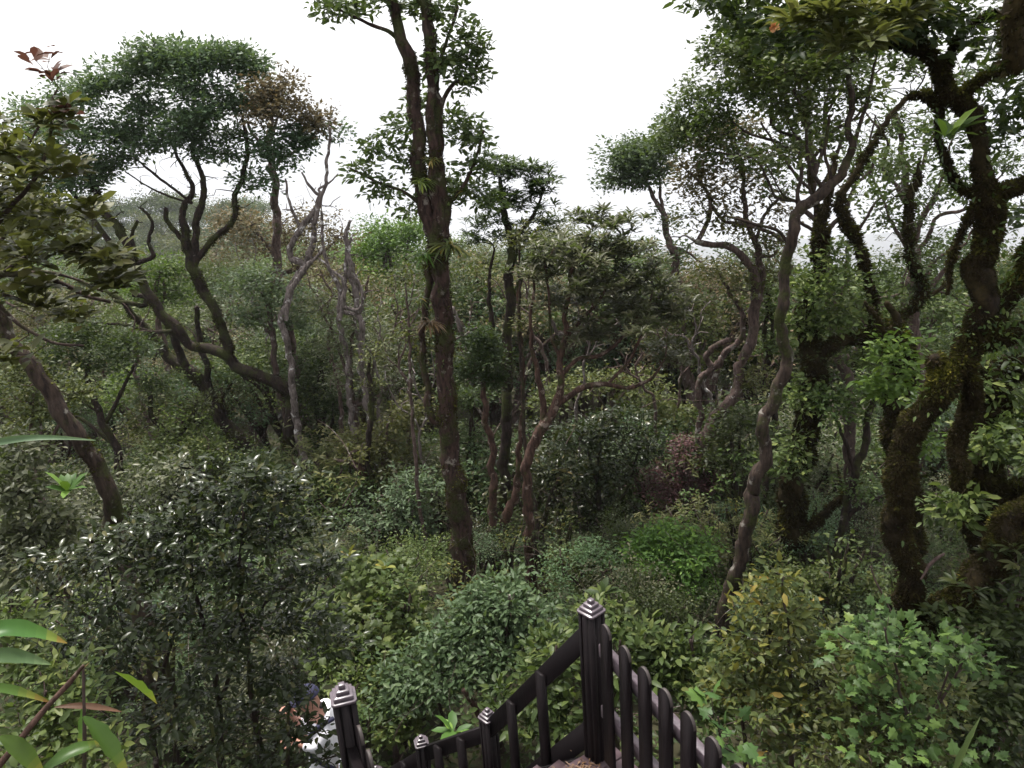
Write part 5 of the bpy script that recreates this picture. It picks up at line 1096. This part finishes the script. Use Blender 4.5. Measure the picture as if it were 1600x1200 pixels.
shrub('vine_thicket', 'dark ivy like thicket of lobed leaves between the glossy shrub and the pale shrub', [
    S(7.2, (560, 1150, 9), (560, 1050, 7), (565, 960, 5)), S(7.2, (560, 1080, 5), (500, 1010, 4), (490, 960, 3)), S(7.2, (560, 1060, 5), (630, 980, 4), (640, 930, 3))],
    [(560, 900, 50, 30, 7.8, 20), (610, 930, 40, 34, 7.6, 18), (520, 950, 46, 34, 7.4, 20), (590, 970, 60, 34, 7.2, 24), (640, 970, 34, 26, 7.4, 12), (530, 1010, 50, 34, 7, 20), (600, 1030, 46, 30, 6.9, 16), (560, 1080, 50, 40, 6.7, 18), (610, 880, 40, 24, 8, 12), (610, 1130, 40, 40, 6.3, 14)],
    'mid', 'maple', .085, 11, .1, r_max=.006)
shrub('vine_thicket', 'lobed leaved vine tangle over the dark hollow below the massive mossy trunk', [
    S(3.9, (1430, 1250, 7), (1425, 1150, 6), (1400, 1050, 4), (1380, 980, 3)), S(3.9, (1425, 1160, 4), (1480, 1080, 4), (1510, 1020, 3)), S(3.9, (1400, 1060, 4), (1350, 1020, 3), (1310, 990, 2))],
    [(1330, 1010, 50, 24, 4, 9), (1400, 1000, 50, 26, 4, 10), (1470, 1010, 60, 24, 4, 10), (1410, 1050, 60, 26, 3.9, 9), (1520, 1040, 40, 30, 4, 7), (1380, 970, 50, 24, 4.1, 8), (1430, 1120, 60, 34, 3.8, 9), (1350, 1100, 50, 40, 3.9, 9), (1400, 1170, 80, 34, 3.7, 12), (1490, 1180, 60, 34, 3.7, 7)],
    'vine', 'maple', .056, 6, .085, r_max=.004)
shrub('large_lobed_plant', 'few large bright lobed leaves beside the end of the picket fence', [
    S(3.6, (1130, 1260, 5), (1128, 1180, 4), (1120, 1120, 3)), S(3.6, (1180, 1260, 4), (1170, 1190, 3))],
    [(1115, 1070, 30, 20, 3.7, 2), (1140, 1135, 36, 20, 3.6, 3), (1170, 1175, 36, 20, 3.6, 3), (1100, 1120, 16, 12, 3.7, 1)], 'vine', 'maple', .10, 2, .03, r_max=.003)
shrub('mixed_thicket', 'olive fine leaved tangle mixed with the lobed vine at lower right', [
    S(4.1, (1400, 1260, 7), (1390, 1150, 6), (1385, 1060, 4)), S(4.1, (1392, 1160, 5), (1460, 1100, 4), (1480, 1050, 3)), S(4.1, (1392, 1160, 5), (1330, 1100, 4), (1320, 1060, 3))],
    [(1340, 1050, 50, 34, 4.2, 16), (1400, 1080, 50, 34, 4.2, 16), (1460, 1100, 50, 34, 4.2, 14), (1330, 1120, 60, 40, 4.1, 16), (1420, 1160, 70, 40, 4.0, 18), (1310, 1180, 50, 30, 4, 12)],
    'olive', 'oval', .05, 16, .09, r_max=.005)
shrub('glossy_sprays', 'dark leafy sprays hanging in front of the person in white', [
    S(4.4, (455, 1260, 7), (450, 1180, 6), (452, 1100, 4)), S(4.4, (451, 1170, 4), (500, 1140, 3), (515, 1120, 2)), S(4.4, (451, 1200, 4), (490, 1190, 3), (530, 1180, 2))],
    [(460, 1090, 26, 22, 4.4, 9), (480, 1130, 20, 24, 4.4, 5), (455, 1150, 24, 34, 4.4, 9), (505, 1140, 16, 12, 4.4, 2), (500, 1180, 24, 16, 4.4, 4), (555, 1190, 24, 14, 4.2, 6), (440, 1200, 30, 20, 4.4, 8)],
    'glossy', 'oval', .058, 8, .05, bark='dark', r_max=.004)
shrub('dark_thicket', 'dark shadowed leafy thicket in the lower right corner', [
    S(4.6, (1560, 1240, 10), (1550, 1130, 8), (1560, 1030, 5)), S(4.6, (1552, 1140, 6), (1500, 1080, 4))],
    [(1560, 960, 60, 34, 4.8, 22), (1590, 1020, 50, 40, 4.7, 18), (1530, 1090, 60, 40, 4.5, 20), (1590, 1120, 50, 50, 4.5, 18), (1530, 1170, 70, 40, 4.4, 16), (1490, 960, 40, 24, 4.9, 10)],
    'dark', 'oval', .06, 24, .09, bark='dark', r_max=.006)
shrub('olive_shrub', 'pale olive fine leaved shrub in the dip between the pink trunk and fresh green shrub', [
    S(9.4, (905, 980, 7), (905, 930, 6), (910, 880, 4)), S(9.4, (906, 940, 4), (950, 900, 3))],
    [(900, 870, 44, 24, 9.4, 22), (950, 880, 36, 26, 9.2, 18), (880, 910, 40, 24, 9.1, 16), (930, 920, 46, 26, 9.0, 18)], 'olive', 'oval', .055, 24, .1, r_max=.006)
shrub('leafy_shrub', 'grey green leafy shrub under the leaning trunk at the left border', [
    S(6.2, (60, 950, 9), (50, 850, 7), (45, 780, 4)), S(6.2, (52, 870, 5), (110, 800, 4))],
    [(40, 760, 50, 40, 6.2, 26), (30, 720, 40, 34, 6.4, 18), (20, 830, 50, 40, 6, 22), (90, 820, 40, 30, 6.1, 14), (60, 890, 60, 34, 5.8, 20), (250, 740, 46, 30, 8.5, 18), (90, 860, 40, 30, 6.4, 12)],
    'grey', 'oval', .065, 20, .1, r_max=.007)
shrub('dark_shrub', 'low dark shrub covering the lower left corner behind the ginger leaves', [
    S(3.4, (60, 1260, 8), (60, 1150, 6), (70, 1080, 4)), S(3.4, (60, 1180, 5), (150, 1120, 4))],
    [(40, 1040, 60, 40, 3.6, 14), (120, 1080, 60, 40, 3.5, 14), (50, 1120, 60, 40, 3.4, 14), (150, 1160, 60, 40, 3.3, 12), (60, 1180, 60, 30, 3.2, 10), (30, 960, 50, 40, 3.8, 10)],
    'mid', 'oval', .055, 18, .07, r_max=.005)
for lab, px, py, Y, L, mt in [('bright rosette plant beside the third newel post', 712, 1145, 4.9, .2, 'bright'), ('large green rosette poking up behind the tall newel post', 942, 930, 6.4, .19, 'mid'),
                        ('lit green rosette on the branch of the massive mossy trunk', 1480, 215, 4.6, .2, 'bright'), ('light green rosette above the glossy shrub at left', 105, 770, 5.0, .17, 'bright'),
                        ('small yellow leaved sprig in the ivy like thicket', 545, 868, 7.2, .16, 'yellow'), ('yellow green sprig left of the foot of the central trunk', 600, 888, 7.2, .15, 'yellow')]:
    tuft(px, py, Y, L, mt, lab, 11, 'plant', 'rosette_plant', None, .9, 'lance', 1.6)

# ginger plant, dry stalk and blade close to the lens
def bigleaf(parent, p0, p1, wpx, mat, sag=.04, name='leaf', n=12, tw=.3):
    a, b = P(*p0), P(*p1); L = np.linalg.norm(b-a); t = np.linspace(0, 1, n)[:, None]
    c = a*(1-t)+b*t; c[:, 2] += sag*np.sin(math.pi*t[:, 0]); d = (b-a)/L
    side_ = np.cross(d, [0, 0, 1.0]); side_ /= np.linalg.norm(side_)+1e-9; side_ = side_*math.cos(tw)+np.cross(d, side_)*math.sin(tw)
    hw = .72*wpx/2/ppm(a)*np.sin(math.pi*np.clip(t*.96+.03, 0, 1))**.8
    nn = np.cross(side_, d)
    wv = .12*hw*np.sin(t*23)
    V = np.concatenate([c-side_*hw+nn*(wv+hw*.3), c-side_*hw*.5+nn*hw*.05, c, c+side_*hw*.5+nn*hw*.05, c+side_*hw+nn*(hw*.3-wv)])
    i = np.arange(n-1)[:, None]; F = np.concatenate([np.concatenate([i+k*n, i+k*n+1, i+(k+1)*n+1, i+(k+1)*n], 1) for k in range(4)])
    return mesh(name, V, F, LM[mat], parent, np.tile(np.clip(.15+.35*rng.random()+.7*np.linspace(0, 1, n-1)**4, 0, 1), 4), True)
gp = thing('ginger_plant', 'near plant with long yellow green drooping blades in the lower left corner', 'plant', P(-60, 1210, 1.9))
for a, b, wd, mt, sg, tw in [((-60, 1010, 1.8), (105, 1005, 1.9), 44, 'ginger', .05, .5), ((-60, 1040, 1.8), (80, 1038, 1.9), 34, 'pale', .03, .8), ((-60, 1075, 1.7), (80, 1098, 1.8), 24, 'ginger', .02, .6),
                         ((180, 1050, 1.9), (245, 1100, 1.95), 44, 'ginger', .01, -.5), ((135, 1090, 1.9), (125, 1180, 1.85), 30, 'ginger', .0, .2), ((130, 1120, 1.8), (200, 1215, 1.75), 52, 'ginger', .02, -.4),
                         ((60, 1210, 1.7), (170, 1160, 1.8), 34, 'ginger', .02, .3), ((85, 1105, 1.85), (190, 1112, 1.9), 16, 'dry', .01, .4), ((0, 1150, 1.7), (70, 1215, 1.7), 40, 'ginger', .02, .4)]:
    bigleaf(gp, a, b, wd, mt, sg, tw=tw)
def stalk(parent, pts, mat, name='stalk'):
    q = np.array([P(a, b, d) for a, b, _, d in pts]); r = np.array([w_/2/ppm(k) for (_, _, w_, _), k in zip(pts, q)])
    q, r = catmull(q, r, .02); V, F = tube(q, r, 8, .1, 20); b = MB(); b.add(V, F); return b.build(name, mat, parent, True)
stalk(gp, [(132, 1290, 7, 1.85), (132, 1150, 6, 1.85), (130, 1040, 4, 1.9)], BK['twig'])
ds = thing('dry_stalk', 'reddish dry broken stalk slanting up in the lower left corner', 'stalk', P(-30, 1235, 1.7))
stalk(ds, [(-30, 1235, 12, 1.7), (0, 1195, 10, 1.7), (60, 1120, 9, 1.75), (110, 1065, 8, 1.8), (130, 1040, 5, 1.8)], BK['red'])
bigleaf(ds, (105, 1070, 1.8), (140, 1035, 1.8), 10, 'dry', 0, 'sheath')
bl = thing('blade_leaf_plant', 'long narrow silvery blade leaf crossing the left border', 'plant', P(-160, 760, 1.5))
bigleaf(bl, (-170, 780, 1.5), (150, 688, 1.6), 17, 'bluegreen', .055, 'leaf', 16, 1.0)
bp_ = thing('blade_leaf_plant', 'upright pale blue green blade leaf near the lower right corner', 'plant', P(1485, 1260, 2.6))
bigleaf(bp_, (1480, 1235, 2.6), (1532, 1120, 2.6), 26, 'bluegreen', 0, 'leaf', 12, -1.2)
# orange flower
fl = thing('orange_flower', 'single orange blossom in the leaves at the top right', 'flower', P(1211, 42, 5.0))
n_ = 26; A_ = rndunit(n_); lv = Leaves(); lv.add(*leaves('oval', np.tile(P(1211, 42, 5.0), (n_, 1)), A_, rndunit(n_), .035, 2.0)); lv.build('petals', plain('petal_mat', (.6, .33, .16), .5, .3), fl)
# ------------------------------------------------------------------ haze
def haze(density):
    x0, x1, y0, y1, z0, z1 = -3050, 3050, -40, 4050, -700, 30
    V = [(x, y, z) for z in (z0, z1) for y in (y0, y1) for x in (x0, x1)]
    F = np.array([(0, 2, 3, 1), (4, 5, 7, 6), (0, 1, 5, 4), (2, 6, 7, 3), (0, 4, 6, 2), (1, 3, 7, 5)])
    m, n, out = newmat('haze_air'); v = n.nodes.new('ShaderNodeVolumePrincipled'); v.inputs['Color'].default_value = (.9, .93, 1, 1)
    v.inputs['Density'].default_value = density; v.inputs['Anisotropy'].default_value = 0
    n.links.new(v.outputs[0], out.inputs['Volume'])
    o = mesh('haze', V, F, m); tagobj(o, 'thin pale mist thickening towards the far ridge', None, None, 'stuff')
haze(.0003)
